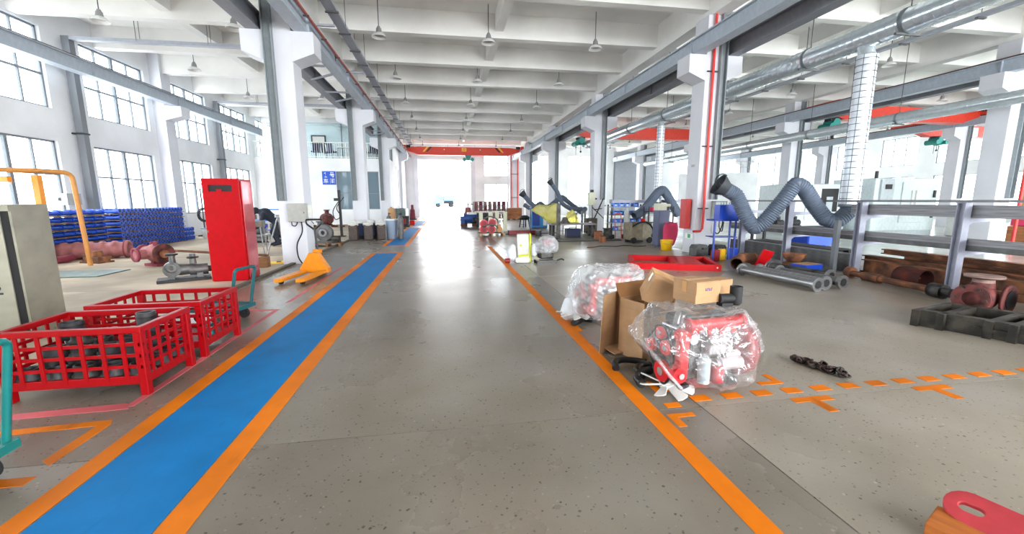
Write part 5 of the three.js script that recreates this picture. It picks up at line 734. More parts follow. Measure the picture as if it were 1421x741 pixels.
// ---- flexible fume extraction arms
function arm(pts, r, label, hood, post) {
  const a = thing('fume_arm', label, 'fume arm', [0, 0, 0]), curve = new THREE.CatmullRomCurve3(pts.map((p) => V(...p)), false, 'catmullrom', 0.25), L = curve.getLength(), n = Math.round(L / 0.012);
  const g = new THREE.TubeGeometry(curve, n, r, 18), p = g.attributes.position, f = curve.getSpacedPoints(n); // corrugation
  for (let i = 0; i <= n; i++) for (let k = 0; k <= 18; k++) { const j = i * 19 + k, c = f[i], s = 1 + ((i >> 1) % 2 ? 0.045 : -0.045); p.setXYZ(j, c.x + (p.getX(j) - c.x) * s, c.y + (p.getY(j) - c.y) * s, c.z + (p.getZ(j) - c.z) * s); }
  g.computeVertexNormals(); obj('flex_hose', g, M.hose, a);
  if (hood) { const e = V(...pts[0]), d = e.clone().sub(V(...pts[1])).normalize(); const q = new THREE.Quaternion().setFromUnitVectors(V(0, 1, 0), d), h = lathe([[r, 0], [r * 1.1, 0.04], [r * 1.45, 0.16], [r * 1.6, 0.24], [r * 1.55, 0.24], [r * 1.3, 0.12], [r * 0.9, 0.06]], 0, 0, 0, 'y', 24); h.applyQuaternion(q).translate(e.x, e.y, e.z); obj('hood', h, M.hoodIn, a); const gh = new THREE.TorusGeometry(r * 1.2, 0.012, 6, 18, Math.PI).applyQuaternion(q).translate(e.x + d.x * 0.12, e.y + d.y * 0.12 + 0.1, e.z); obj('grip', gh, M.blackGloss, a); }
  if (post) { const [x, y, z] = post; obj('post', BB(x - 0.045, 0, z - 0.045, x + 0.045, y, z + 0.045), M.frame, a); obj('foot_plate', B(0.26, 0.015, 0.26, x, 0.008, z), M.frame, a); }
  return a;
}
{
  const Z = -7.95, q = (u, v, z) => atZ(u, v, z);
  arm([q(1008, 263, -9.0), q(1022, 272, -8.95), q(1034, 298, -8.8), q(1047, 316, -8.7), q(1062, 306, -8.6), q(1088, 276, -8.4), q(1104, 256, -8.3), q(1116, 262, -8.25), q(1130, 284, -8.2), q(1146, 304, -8.1), q(1162, 306, -8.0), [8.8, 1.28, Z], [8.8, 1.42, Z]], 0.16, 'long grey-blue ribbed fume arm zigzagging from the wrapped drop duct', true, [8.22, 1.1, -7.62]);
  const z2 = -16.2; arm([q(880, 300, -15.6), q(893, 292, -15.7), q(912, 268, -15.8), q(920, 264, -15.9), q(929, 276, -16.0), q(941, 298, -16.1)], 0.17, 'grey-blue ribbed fume arm arched over the bin shelves', false, [8.8, 1.3, -16.4]);
  arm([q(728, 272, -21), q(736, 281, -21), q(752, 294, -21), q(768, 282, -21), q(780, 274, -21), q(796, 286, -21), q(806, 294, -21), q(812, 290, -21.5)], 0.12, 'dark grey fume arm zigzagging above the yellow welding curtains', true, [atZ(812, 290, -21.5)[0], 1.1, -21.5]);
  arm([q(766, 256, -20), q(773, 266, -20), q(780, 282, -20), q(792, 290, -20), q(808, 290, -20)], 0.1, 'dark grey fume arm reaching up with its hood, behind curtains', true, [atZ(808, 290, -20)[0], 1.1, -20]);
  arm([q(727, 284, -25), q(738, 290, -25), q(750, 282, -25), q(760, 290, -25), q(775, 296, -25)], 0.12, 'low dark fume arm beyond the yellow welding curtains', false, [atZ(775, 296, -25)[0], 0.8, -25]);
}
// ---- cantilever bar rack with steel bars
{
  const X = 8.4, posts = [-2.0, -3.8, -5.6, -7.3, -9.1, -10.7], r = thing('cantilever_rack', 'grey cantilever bar rack standing along the work area', 'rack', [X, 0, 0]);
  for (const z of posts) {
    const p = obj('upright', [BB(-0.07, 0, z - 0.06, 0.07, 1.48, z - 0.045), BB(-0.07, 0, z + 0.045, 0.07, 1.48, z + 0.06), BB(-0.008, 0, z - 0.045, 0.008, 1.48, z + 0.045)], M.rack, r); obj('cap', BB(-0.08, 1.48, z - 0.07, 0.08, 1.49, z + 0.07), M.rack, p);
    for (const y of [0.66, 1.2]) obj('arm', [extrude([[0.06, y - 0.12], [0.16, y - 0.04], [0.62, y - 0.02], [0.62, y + 0.04], [0.06, y + 0.04]], 0.07).translate(0, 0, z - 0.035)], M.rack, r);
    obj('base_plate', BB(-0.14, 0, z - 0.14, 0.14, 0.015, z + 0.14), M.rack, p);
  }
  obj('top_bar', BB(-0.03, 1.49, -11.2, 0.03, 1.53, -1.5), M.steelDull, r);
  const barThing = (name, label, group, geos, m, pos) => { const t = thing(name, label, 'steel bar', pos, 0, group); obj('bar', geos, m, t); return t; };
  for (let i = 0; i < 6; i++) barThing('steel_bar', 'long grey steel bar on the lower arms of the rack', 'bars on the lower rack arms', [BB(0, 0, -11.4 + (i % 3) * 0.3, 0.09, 0.09, -1.6)], i % 2 ? M.steelDull : M.iron, [X + 0.1 + (i % 3) * 0.11, 0.70 + Math.floor(i / 3) * 0.09, 0]);
  for (let i = 0; i < 6; i++) barThing('steel_bar', 'long grey steel bar on the upper arms of the rack', 'bars on the upper rack arms', [BB(0, 0, -7.62 + (i % 3) * 0.1, 0.1, 0.1, -1.4)], i % 3 === 1 ? M.darkSteel : M.steelDull, [X + 0.1 + (i % 3) * 0.12, 1.24 + Math.floor(i / 3) * 0.1, 0]);
  for (let i = 0; i < 8; i++) barThing('steel_bar', 'long grey steel bar in the floor bundle under the rack', 'bars bundled under the rack', [BB(0, 0, -11.3, 0.13, 0.095, -7.5)], i % 2 ? M.steelDull : M.iron, [X + 0.1 + (i % 2) * 0.15, Math.floor(i / 2) * 0.095, 0]);
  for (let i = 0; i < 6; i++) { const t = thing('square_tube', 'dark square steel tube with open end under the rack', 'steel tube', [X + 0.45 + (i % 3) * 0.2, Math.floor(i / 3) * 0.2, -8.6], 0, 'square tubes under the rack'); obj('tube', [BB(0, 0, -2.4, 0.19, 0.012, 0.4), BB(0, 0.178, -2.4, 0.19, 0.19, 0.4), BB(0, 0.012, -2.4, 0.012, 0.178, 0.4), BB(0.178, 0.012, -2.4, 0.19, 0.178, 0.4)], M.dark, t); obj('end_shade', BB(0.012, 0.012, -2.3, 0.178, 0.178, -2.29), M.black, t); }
  // rusty I-beams on the ground behind the rack
  const ib = (x, y, z0, z1, h, w, label) => { const t = thing('rusty_girder', label, 'steel beam', [x, y, 0], 0, 'rusty I-beams under the rack'); obj('web', BB(-0.01, 0.02, z1, 0.01, h - 0.02, z0), M.rust, t); obj('flange', BB(-w / 2, 0, z1, w / 2, 0.02, z0), M.rust, t); obj('flange', BB(-w / 2, h - 0.02, z1, w / 2, h, z0), M.rust, t); };
  ib(8.75, 0, -1.2, -7.4, 0.3, 0.2, 'rusty brown I-beam lying on the floor under the rack'); ib(8.98, 0, -1.6, -7.6, 0.36, 0.2, 'rusty brown I-beam lying on the floor under the rack'); ib(9.22, 0, -1.2, -7.0, 0.42, 0.2, 'rusty brown I-beam lying on the floor under the rack');
  ib(8.3 + 0.78, 0.42, -3.2, -7.3, 0.1, 0.16, 'rusty brown I-beam lying on the floor under the rack');
  const pk = thing('timber_baulk', 'orange-brown timber beam lying before the rusty beams', 'timber', [8.56, 0, -4.4]); obj('beam', RB(0.1, 0.12, 2.6, 0.01, 0, 0.06, 0), M.rust, pk); obj('end_cap', RB(0.11, 0.13, 0.04, 0.008, 0, 0.065, 1.3), M.woodDark, pk);
  const vs = thing('gear_casting', 'dark machine castings lying on the upper rack bars', 'casting', [X + 0.25, 0.88, -4.6]); obj('body', [C(0.06, 0.06, 0.6, 0, 0.06, 0, 'z', 14), RB(0.2, 0.12, 0.3, 0.03, 0.02, 0.06, 0.05), C(0.08, 0.08, 0.06, 0, 0.08, -0.25, 'z', 16)], M.darkSteel, vs); obj('hub', C(0.05, 0.05, 0.1, 0, 0.1, 0.3, 'z', 14), M.dark, vs);
}
// ---- flanged pipes on the floor
function pipe(a, b, r, label, m, group) {
  const t = thing('flanged_pipe', label, 'pipe', [0, 0, 0], 0, group), p = V(...a), q = V(...b), d = q.clone().sub(p).normalize();
  obj('tube', bar(a, b, r, 20), m, t);
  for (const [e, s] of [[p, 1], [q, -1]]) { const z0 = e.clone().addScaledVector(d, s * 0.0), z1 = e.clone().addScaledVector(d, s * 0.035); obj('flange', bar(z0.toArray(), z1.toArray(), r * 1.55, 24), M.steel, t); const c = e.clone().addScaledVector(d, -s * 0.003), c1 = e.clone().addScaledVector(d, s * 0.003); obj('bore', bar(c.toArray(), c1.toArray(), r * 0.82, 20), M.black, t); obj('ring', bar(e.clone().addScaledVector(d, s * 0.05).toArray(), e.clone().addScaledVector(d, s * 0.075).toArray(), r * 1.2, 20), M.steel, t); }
  return t;
}
pipe([6.02, 0.125, -7.6], [6.18, 0.125, -5.95], 0.08, 'polished steel pipe with end flanges lying beside the chain of pipes', M.steel).userData.label = 'longest polished steel pipe with round end flanges on the floor';
pipe([6.34, 0.125, -7.5], [6.44, 0.125, -6.05], 0.08, 'dark brushed pipe between the polished pipe and the short flanged pipe', M.steelDull);
pipe([6.62, 0.125, -7.3], [6.78, 0.125, -6.05], 0.08, 'short dull flanged pipe at the rack end of the pipe row', M.iron);
pipe([6.92, 0.125, -7.9], [7.12, 0.125, -6.6], 0.08, 'dark flanged pipe tucked between the pipe row and the rack', M.darkSteel);
{
  const e = thing('pipe_elbow', 'rusty curved pipe elbow lying behind the polished pipe', 'pipe elbow', [6.75, 0.13, -8.5]); obj('elbow', tube([[-0.35, 0, 0.25], [-0.15, 0.02, 0.0], [0.1, 0.08, -0.1], [0.35, 0.05, -0.1]], 0.12, 28, 16), M.rust, e); obj('rim', C(0.15, 0.15, 0.04, 0.36, 0.05, -0.1, 'x', 20), M.rust, e);
  const rp = thing('red_bracket', 'leaning bright red steel bracket among the pipes', 'bracket', [7.0, 0, -8.15], rad(-10)); obj('plate', RB(0.24, 0.42, 0.05, 0.008, 0, 0.24, 0, 0.3, 0, -0.25), M.red, rp); obj('rib', RB(0.2, 0.38, 0.12, 0.008, 0.02, 0.22, -0.08, 0.3, 0, -0.25), M.redDeep, rp);
  const bw = thing('steel_bowl', 'round dished steel cap lying open on the pipes', 'cap', [7.75, 0.14, -8.15]); obj('bowl', lathe([[0.02, 0], [0.12, 0.02], [0.22, 0.12], [0.24, 0.2], [0.22, 0.2], [0.2, 0.13], [0.1, 0.04], [0.02, 0.02]], 0, 0, 0), M.rust, bw); obj('block', B(0.3, 0.15, 0.3, 0, -0.065, 0), M.woodDark, bw);
  const bx = thing('blue_carton', 'flat blue and brown carton lying among the pipes', 'carton', [7.55, 0, -7.6], rad(10)); obj('body', RB(0.5, 0.12, 0.34, 0.01, 0, 0.14, 0), M.blueBox, bx); obj('top', B(0.46, 0.006, 0.3, 0, 0.203, 0), M.card, bx); obj('block', B(0.4, 0.08, 0.3, 0, 0.04, 0), M.woodDark, bx);
  const sh = thing('drive_shaft', 'long rusty drive shaft with dark hub lying before the rack', 'shaft', [0, 0, 0]); obj('shaft', [bar([8.0, 0.09, -7.0], [7.72, 0.1, -5.35], 0.055, 14), bar([7.95, 0.09, -6.7], [7.9, 0.09, -6.35], 0.085, 16)], M.rust, sh); obj('end_flange', bar([8.02, 0.1, -7.08], [8.0, 0.1, -6.98], 0.11, 18), M.rust, sh); obj('hub', [bar([7.72, 0.11, -5.4], [7.69, 0.11, -5.2], 0.11, 18), bar([7.69, 0.11, -5.22], [7.67, 0.11, -5.08], 0.07, 16)], M.darkSteel, sh);
  const rr = thing('rust_guard', 'curved rusty sheet guard resting beside the drive shaft', 'guard', [8.12, 0, -6.0]); obj('sheet', lathe([[0.16, -0.22], [0.17, -0.22], [0.17, 0.22], [0.16, 0.22], [0.16, -0.22]], 0, 0.02, 0, 'z', 24), mat([140, 70, 58], 0.8, 0, { map: 'rust' }), rr); rr.children[0].scale.y = 1; obj('rib', [BB(-0.16, 0, -0.02, 0.16, 0.03, 0.02)], M.rust, rr); rr.position.y = 0.15;
}
// ---- dark welded frame and valve bodies before the rack
{
  const f = thing('welded_chassis', 'dark oily welded steel chassis lying flat on the floor', 'chassis', [0, 0, 0]), P = (u, v) => { const a = atY(u, v, 0); return [a[0], a[2]]; };
  const h = 0.2, seg = (a, b, w) => beam([a[0], h / 2, a[1]], [b[0], h / 2, b[1]], w, h), o = [5.86, -3.98], ax = [0.40, 0.92], ay = [0.92, -0.40];
  const q = (i, j) => [5.78 + 0.25 * i + 0.72 * j, -4.16 + 0.86 * i * 0.62 - 0.18 * j];
  const A = q(0, 0), Bq = q(1.7, 0), D = q(0, 1), E = q(1.7, 1);
  obj('side_beam', seg(A, Bq, 0.1), M.oily, f); obj('side_beam', seg(D, E, 0.1), M.oily, f);
  for (const t of [0.02, 0.24, 0.62, 0.8]) { const a = [lerp(A[0], Bq[0], t) - 0.1, lerp(A[1], Bq[1], t) + 0.03], b = [lerp(D[0], E[0], t), lerp(D[1], E[1], t)]; obj('cross_member', seg(a, b, 0.07), M.oily, f); }
  obj('end_member', seg(Bq, E, 0.09), M.oily, f); obj('web_plate', beam([lerp(A[0], Bq[0], 0.5), 0.09, lerp(A[1], Bq[1], 0.5)], [lerp(A[0], Bq[0], 0.95), 0.09, lerp(A[1], Bq[1], 0.95)], 0.16, 0.04), M.oily, f);
  const v = thing('gate_valve', 'pinkish cast gate valve with round top flange by the dark chassis', 'valve', [7.3, 0, -4.52], rad(12));
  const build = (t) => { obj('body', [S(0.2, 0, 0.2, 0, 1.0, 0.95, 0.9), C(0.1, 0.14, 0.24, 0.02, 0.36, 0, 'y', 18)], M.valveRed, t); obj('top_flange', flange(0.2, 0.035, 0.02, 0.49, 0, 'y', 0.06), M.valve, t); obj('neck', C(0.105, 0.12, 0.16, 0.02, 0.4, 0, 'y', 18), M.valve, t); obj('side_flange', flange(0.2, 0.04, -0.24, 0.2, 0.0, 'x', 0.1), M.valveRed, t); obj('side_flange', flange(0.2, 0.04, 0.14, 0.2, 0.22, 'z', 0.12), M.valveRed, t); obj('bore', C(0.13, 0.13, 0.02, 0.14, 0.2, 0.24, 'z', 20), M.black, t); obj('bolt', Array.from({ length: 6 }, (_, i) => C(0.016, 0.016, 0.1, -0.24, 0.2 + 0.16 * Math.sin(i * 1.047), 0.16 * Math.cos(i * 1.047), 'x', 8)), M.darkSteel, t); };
  build(v); const v2 = thing('gate_valve', 'greyish cast gate valve standing beside the pinkish one', 'valve', [7.72, 0, -4.0], rad(25)); build(v2); v2.children[0].material = M.valve;
  const c = thing('chain', 'heap of rusty chain lying on the floor near the dashed line', 'chain', [3.38, 0, -3.14], rad(-72)); const r = rng(77);
  for (let i = 0; i < 46; i++) { const t = i / 45, g = new THREE.TorusGeometry(0.026, 0.0085, 6, 12).scale(1.35, 1, 1); g.rotateX(r() * 3.1).rotateY(r() * 3.1).translate((t - 0.5) * 0.44, 0.018 + r() * 0.028, Math.sin(t * 21) * 0.035 + (r() - 0.5) * 0.04); const bb = new THREE.Box3().setFromBufferAttribute(g.attributes.position); if (bb.min.y < 0.001) g.translate(0, 0.001 - bb.min.y, 0); obj('link', g, i % 3 ? mat([74, 58, 54], 0.55, 0.5) : M.darkSteel, c); }
  // red lifting lug plate at the picture edge
  const rp = thing('lug_plate', 'red painted lug plate with an oblong hole on an orange timber', 'lug plate', [2.454, 0.09, -1.12], rad(-66));
  const hole = []; for (let i = 0; i < 20; i++) { const a = i / 20 * 6.283; hole.push([-0.255 + 0.028 * Math.cos(a) + (Math.cos(a) > 0 ? 0.018 : -0.018), 0.04 + 0.026 * Math.sin(a)]); }
  const out = []; for (let i = 0; i <= 10; i++) { const a = Math.PI * 0.5 + i / 10 * Math.PI; out.push([-0.26 + 0.085 * Math.cos(a), 0.04 + 0.085 * Math.sin(a)]); } out.push([0.1, -0.12], [0.5, -0.12], [0.5, 0.06], [0.1, 0.1]);
  obj('plate', extrude(out, 0.022, 0.003, [hole]).rotateX(-Math.PI / 2 + 0.5), M.redWorn, rp); obj('flange_plate', extrude([[-0.08, 0.11], [0.5, 0.11], [0.5, 0.2], [0.05, 0.2]], 0.05, 0.003).rotateX(-Math.PI / 2).translate(0, -0.01, -0.02), M.redDeep, rp); obj('block', RB(0.66, 0.085, 0.2, 0.006, -0.03, -0.045, 0.09), mat([240, 168, 84], 0.7, 0, { map: 'wood' }), rp);
}

// ================================================================ WELDING CORNER AND SHELVES
{
  const sh = thing('bin_shelf', 'steel shelf of blue parts bins beside the second column', 'shelf', [7.45, 0, -16.4]);
  for (const [a, b] of [[-1, -1], [-1, 1], [1, -1], [1, 1]]) obj('post', B(0.05, 1.36, 0.05, a * 0.72, 0.68, b * 0.2), M.darkSteel, sh);
  for (const y of [0.3, 0.62, 0.94, 1.26]) obj('shelf_board', B(1.5, 0.03, 0.46, 0, y, 0), y > 0.9 && y < 1 ? M.rust : M.steelDull, sh);
  const bin = thing('parts_bin', 'blue plastic parts bin on the steel shelf by the column', 'bin', [0, 0, 0], 0, 'blue parts bins on the shelf'); obj('shell', [B(0.22, 0.02, 0.3, 0, 0.01, 0), B(0.015, 0.13, 0.3, -0.1, 0.08, 0), B(0.015, 0.13, 0.3, 0.1, 0.08, 0), B(0.22, 0.13, 0.015, 0, 0.08, -0.14), B(0.22, 0.09, 0.015, 0, 0.06, 0.14)], M.blueBin, bin); obj('label_holder', B(0.08, 0.03, 0.004, 0, 0.06, 0.15), M.white, bin);
  let first = true; for (const [y, xs] of [[0.315, [-0.55, 0.1, 0.35]], [0.635, [-0.58, -0.33, -0.08, 0.17, 0.55]], [0.955, [-0.58, -0.33, 0.2, 0.45]], [1.275, [-0.58, -0.33, -0.08, 0.3]]]) for (const x of xs) { const p = [7.45 + x, y, -16.28]; if (first) { bin.position.set(...p); first = false; } else copy(bin, p); }
  const gb = thing('steel_profile', 'grey steel profile lying across the top of the bin shelf', 'steel bar', [8.3, 1.42, -16.45]); obj('profile', [BB(-1.5, 0, -0.14, 2.2, 0.02, 0.14), BB(-1.5, 0.02, -0.14, 2.2, 0.12, -0.12), BB(-1.5, 0.02, 0.12, 2.2, 0.12, 0.14)], M.rack, gb); obj('end_plate', BB(-1.52, -0.02, -0.16, -1.5, 0.14, 0.16), M.rack, gb); obj('leg', [BB(2.05, -1.42, -0.06, 2.15, 0, 0.06), BB(1.0, -1.42, -0.06, 1.1, 0, 0.06)], M.rack, gb);
  const gc = thing('gas_cylinder', 'tall pale grey gas cylinder standing before the bin shelf', 'gas cylinder', [7.28, 0, -15.95]); obj('body', lathe([[0, 0], [0.115, 0], [0.12, 0.03], [0.12, 1.0], [0.08, 1.12], [0.035, 1.17], [0.035, 1.22], [0, 1.22]], 0, 0, 0), mat([196, 198, 196], 0.5), gc); obj('valve', [C(0.03, 0.03, 0.08, 0, 1.26, 0, 'y', 10), C(0.025, 0.025, 0.1, 0.04, 1.26, 0, 'x', 8)], M.steel, gc);
  const ht = thing('hand_truck', 'orange-red hand truck leaning at the bin shelf', 'hand truck', [6.86, 0, -15.8]); obj('frame', [bar([-0.13, 0.05, 0.05], [-0.13, 1.0, -0.08], 0.018), bar([0.13, 0.05, 0.05], [0.13, 1.0, -0.08], 0.018), bar([-0.13, 1.0, -0.08], [0.13, 1.0, -0.08], 0.018), bar([-0.13, 0.5, -0.01], [0.13, 0.5, -0.01], 0.015)], mat([196, 70, 50], 0.5), ht); obj('toe_plate', B(0.34, 0.012, 0.22, 0, 0.015, 0.14), M.pipeRed, ht); for (const s of [-1, 1]) obj('wheel', C(0.09, 0.09, 0.05, s * 0.2, 0.09, -0.02, 'x', 16), M.rubber, ht);
  const ge = thing('welding_generator', 'brown boxy welding generator behind the yellow bucket', 'generator', [6.95, 0, -14.3], 0.1); obj('body', RB(0.8, 0.62, 0.6, 0.02, 0, 0.42, 0), mat([150, 136, 112], 0.6, 0, { map: 'grime' }), ge); obj('panel', B(0.34, 0.5, 0.02, 0.2, 0.42, 0.31), mat([176, 164, 140], 0.6, 0, { map: 'grime' }), ge); obj('red_knob', S(0.09, 0.15, 0.8, 0.1), M.red, ge); obj('hose', tube([[-0.4, 0.6, 0.32], [-0.1, 0.75, 0.34], [0.2, 0.74, 0.34], [0.42, 0.5, 0.34], [0.4, 0.2, 0.36]], 0.03, 30, 8), M.rubber, ge); for (const s of [-1, 1]) obj('wheel', C(0.11, 0.11, 0.07, s * 0.32, 0.11, 0.3, 'z', 16), M.rubber, ge); obj('skid', B(0.7, 0.12, 0.1, 0, 0.06, -0.2), M.dark, ge);
  const rs = thing('slim_rack', 'dark open steel rack with boxes behind the welding generator', 'rack', [8.1, 0, -14.95]); for (const [a, b] of [[-1, -1], [-1, 1], [1, -1], [1, 1]]) obj('post', B(0.04, 1.3, 0.04, a * 0.5, 0.65, b * 0.2), M.dark, rs); for (const y of [0.2, 0.7, 1.1]) obj('shelf', B(1.04, 0.03, 0.44, 0, y, 0), M.dark, rs); obj('carton', RB(0.4, 0.2, 0.3, 0.01, -0.2, 0.82, 0), M.white, rs); obj('pink_box', RB(0.25, 0.15, 0.3, 0.02, -0.2, 1.19, 0), M.pinkCloth, rs);
  const wb = thing('welding_table', 'heavy steel welding table with dark legs before the yellow curtains', 'table', [5.3, 0, -17.0], rad(-4)); obj('top', RB(1.9, 0.06, 0.8, 0.006, 0, 0.55, 0), M.steelDull, wb); for (const [a, b] of [[-0.85, 0.34], [-0.85, -0.34], [0.85, 0.34], [0.85, -0.34]]) { const l = obj('leg', B(0.1, 0.52, 0.1, a, 0.26, b), M.darkSteel, wb); obj('foot', B(0.16, 0.02, 0.16, a, 0.01, b), M.darkSteel, l); }
  const post = thing('steel_post', 'dark upright steel post in front of the welding table', 'post', [4.5, 0, -16.2]); obj('post', B(0.13, 1.42, 0.13, 0, 0.71, 0), M.darkSteel, post); obj('foot', B(0.26, 0.02, 0.26, 0, 0.01, 0), M.darkSteel, post);
  const wp = thing('workpiece', 'bell-shaped steel workpiece standing on the welding table', 'workpiece', [5.0, 0.58, -17.0]); obj('bell', lathe([[0.2, 0], [0.21, 0.04], [0.14, 0.12], [0.1, 0.24], [0.06, 0.26], [0, 0.26]], 0, 0, 0), M.iron, wp); obj('flange', C(0.23, 0.23, 0.025, 0, 0.015, 0), M.rust, wp);
  // yellow film curtains hung over bars
  const cur = (outline, pos, depth, seed, label) => { const t = thing('welding_curtain', label, 'curtain', pos); obj('sheet', bagGeometry(outline, depth, seed, 72, 30, 0.09), M.curtain, t); obj('hang_bar', bar([outline[0][0] - 0.05, outline[0][1] + 0.02, 0], [outline[3][0] + 0.05, outline[3][1] + 0.02, 0], 0.02), M.dark, t); obj('stand', [bar([outline[0][0], 0, 0], [outline[0][0], outline[0][1] + 0.02, 0], 0.02), bar([outline[3][0], 0, 0], [outline[3][0], outline[3][1] + 0.02, 0], 0.02)], M.dark, t); return t; };
  cur([[-0.6, 1.15], [-0.2, 1.36], [0.2, 1.34], [0.62, 1.4], [0.66, 0.8], [0.55, 0.45], [0.2, 0.55], [-0.2, 0.85]], [4.4, 0, -18.3], 0.12, 51, 'yellow translucent welding curtain draped in a wide swag');
  cur([[-0.3, 0.6], [-0.1, 1.0], [0.1, 1.15], [0.32, 0.95], [0.42, 0.6], [0.4, 0.42], [0.0, 0.4], [-0.4, 0.42]], [5.6, 0, -18.3], 0.14, 52, 'yellow translucent welding curtain bunched like a tent');
  const bc = thing('blue_cabinet', 'bright blue low cabinet behind the yellow welding curtain', 'cabinet', [5.2, 0, -22.9]); obj('body', RB(0.9, 1.1, 0.6, 0.02, 0, 0.58, 0), mat([40, 140, 214], 0.45), bc); obj('door', B(0.4, 0.9, 0.02, -0.2, 0.6, 0.31), mat([30, 70, 170], 0.45), bc); obj('plinth', B(0.86, 0.04, 0.56, 0, 0.02, 0), M.dark, bc); obj('white_panel', B(0.2, 0.9, 0.02, 0.3, 0.6, 0.31), M.white, bc);
  const st = thing('stool', 'round black-topped stool with dark blue legs near the curtain', 'stool', [4.55, 0, -23.6]); obj('seat', [S(0.29, 0, 0.55, 0, 1, 0.5, 1)], M.black, st); for (const a of [0.4, 2, 3.5, 5.1]) obj('leg', bar([Math.cos(a) * 0.3, 0, Math.sin(a) * 0.3], [Math.cos(a) * 0.22, 0.52, Math.sin(a) * 0.22], 0.035, 8), M.navy, st);
  const wm = thing('spot_welder', 'dark welding machine with rods beside the second column', 'welder', [6.7, 0, -18.6]); obj('body', RB(0.5, 0.7, 0.5, 0.03, 0, 0.37, 0), mat([104, 92, 80], 0.6, 0, { map: 'grime' }), wm); obj('dial', C(0.08, 0.08, 0.02, -0.1, 0.5, 0.26, 'z', 18), M.white, wm); obj('arm', [bar([0.15, 0.7, 0.1], [0.55, 1.6, 0.1], 0.03), bar([0.6, 0.7, 0.1], [0.05, 1.2, 0.1], 0.02), bar([0.1, 1.1, 0.1], [0.5, 1.15, 0.1], 0.02)], M.dark, wm); obj('wheel', [C(0.08, 0.08, 0.05, -0.2, 0.08, 0.26, 'z', 14), C(0.08, 0.08, 0.05, 0.2, 0.08, 0.26, 'z', 14)], M.rubber, wm);
  const cb = thing('switch_box', 'cream switch box hung on the column above the welding machine', 'switch box', [XR - 0.42, 1.3, ZC(1) + 0.4]); obj('body', RB(0.3, 0.6, 0.26, 0.01, 0, 0.3, 0), M.cream, cb); obj('top_unit', RB(0.14, 0.12, 0.14, 0.01, 0.02, 0.66, 0), M.dark, cb); obj('bracket', B(0.3, 0.08, 0.06, 0.16, 0.3, -0.1), M.dark, cb); obj('conduit', bar([0.05, 0.0, 0], [0.1, -1.2, 0.02], 0.02), M.dark, cb);
  const bp = thing('steel_bollard', 'short dark steel block standing before the spot welder', 'block', [6.35, 0, -15.6]); obj('block', RB(0.28, 0.42, 0.24, 0.01, 0, 0.21, 0), M.darkSteel, bp); obj('cap', B(0.34, 0.03, 0.3, 0, 0.435, 0), M.dark, bp); const cc = thing('clay_block', 'orange-brown box beside the dark steel block', 'box', [5.98, 0, -15.7]); obj('body', RB(0.26, 0.3, 0.24, 0.02, 0, 0.15, 0), mat([184, 116, 78], 0.7, 0, { map: 'grime' }), cc); obj('lid', RB(0.28, 0.04, 0.26, 0.01, 0, 0.32, 0), M.rust, cc);
  const dc = thing('navy_crate', 'navy toolbox under the welding table', 'toolbox', [5.35, 0, -17.0]); obj('body', RB(0.6, 0.36, 0.4, 0.03, 0, 0.18, 0), M.navy, dc); obj('handle', bar([-0.15, 0.4, 0], [0.15, 0.4, 0], 0.015), M.dark, dc); obj('handle_post', [bar([-0.15, 0.35, 0], [-0.15, 0.4, 0], 0.012), bar([0.15, 0.35, 0], [0.15, 0.4, 0], 0.012)], M.dark, dc);
  const fp = thing('floor_plate', 'thin dark steel plate on the floor under the welding table', 'steel plate', [5.2, 0, -16.6]); obj('plate', [B(3.0, 0.012, 3.0, 0, 0.006, 0)], mat([150, 142, 130], 0.6, 0.2, { map: 'grime' }), fp); obj('edge_bar', [B(3.0, 0.025, 0.04, 0, 0.0125, 1.5), B(0.04, 0.025, 3.0, 1.5, 0.0125, 0)], M.dark, fp);
  const cab = thing('welding_cable', 'thin black welding cable lying on the floor near the red frame', 'cable', [5.4, 0.012, -13.2]); obj('cable', tube([[-0.6, 0, 0.2], [-0.2, 0, -0.1], [0.2, 0, 0.1], [0.6, 0, -0.1], [1.0, 0, 0.15], [1.3, 0, 0.1]], 0.014, 60, 6), M.rubber, cab); obj('holder', RB(0.3, 0.03, 0.06, 0.01, -0.7, 0.005, 0.25, 0, 0.4), M.woodDark, cab);
  const tc = thing('tack_stand', 'small square steel stub beside the welding cable', 'block', [5.75, 0, -14.6]); obj('stub', RB(0.2, 0.22, 0.2, 0.01, 0, 0.11, 0), M.rust, tc); obj('cap', C(0.09, 0.09, 0.02, 0, 0.23, 0), M.darkSteel, tc);
  const pc = thing('paint_pot', 'small grey round pot behind the film-covered pump', 'pot', [4.0, 0, -17.6]); obj('pot', lathe([[0, 0], [0.13, 0], [0.13, 0.24], [0.17, 0.25], [0.17, 0.28], [0, 0.28]], 0, 0, 0), M.iron, pc); obj('rim', C(0.172, 0.172, 0.03, 0, 0.27, 0), M.valve, pc);
}
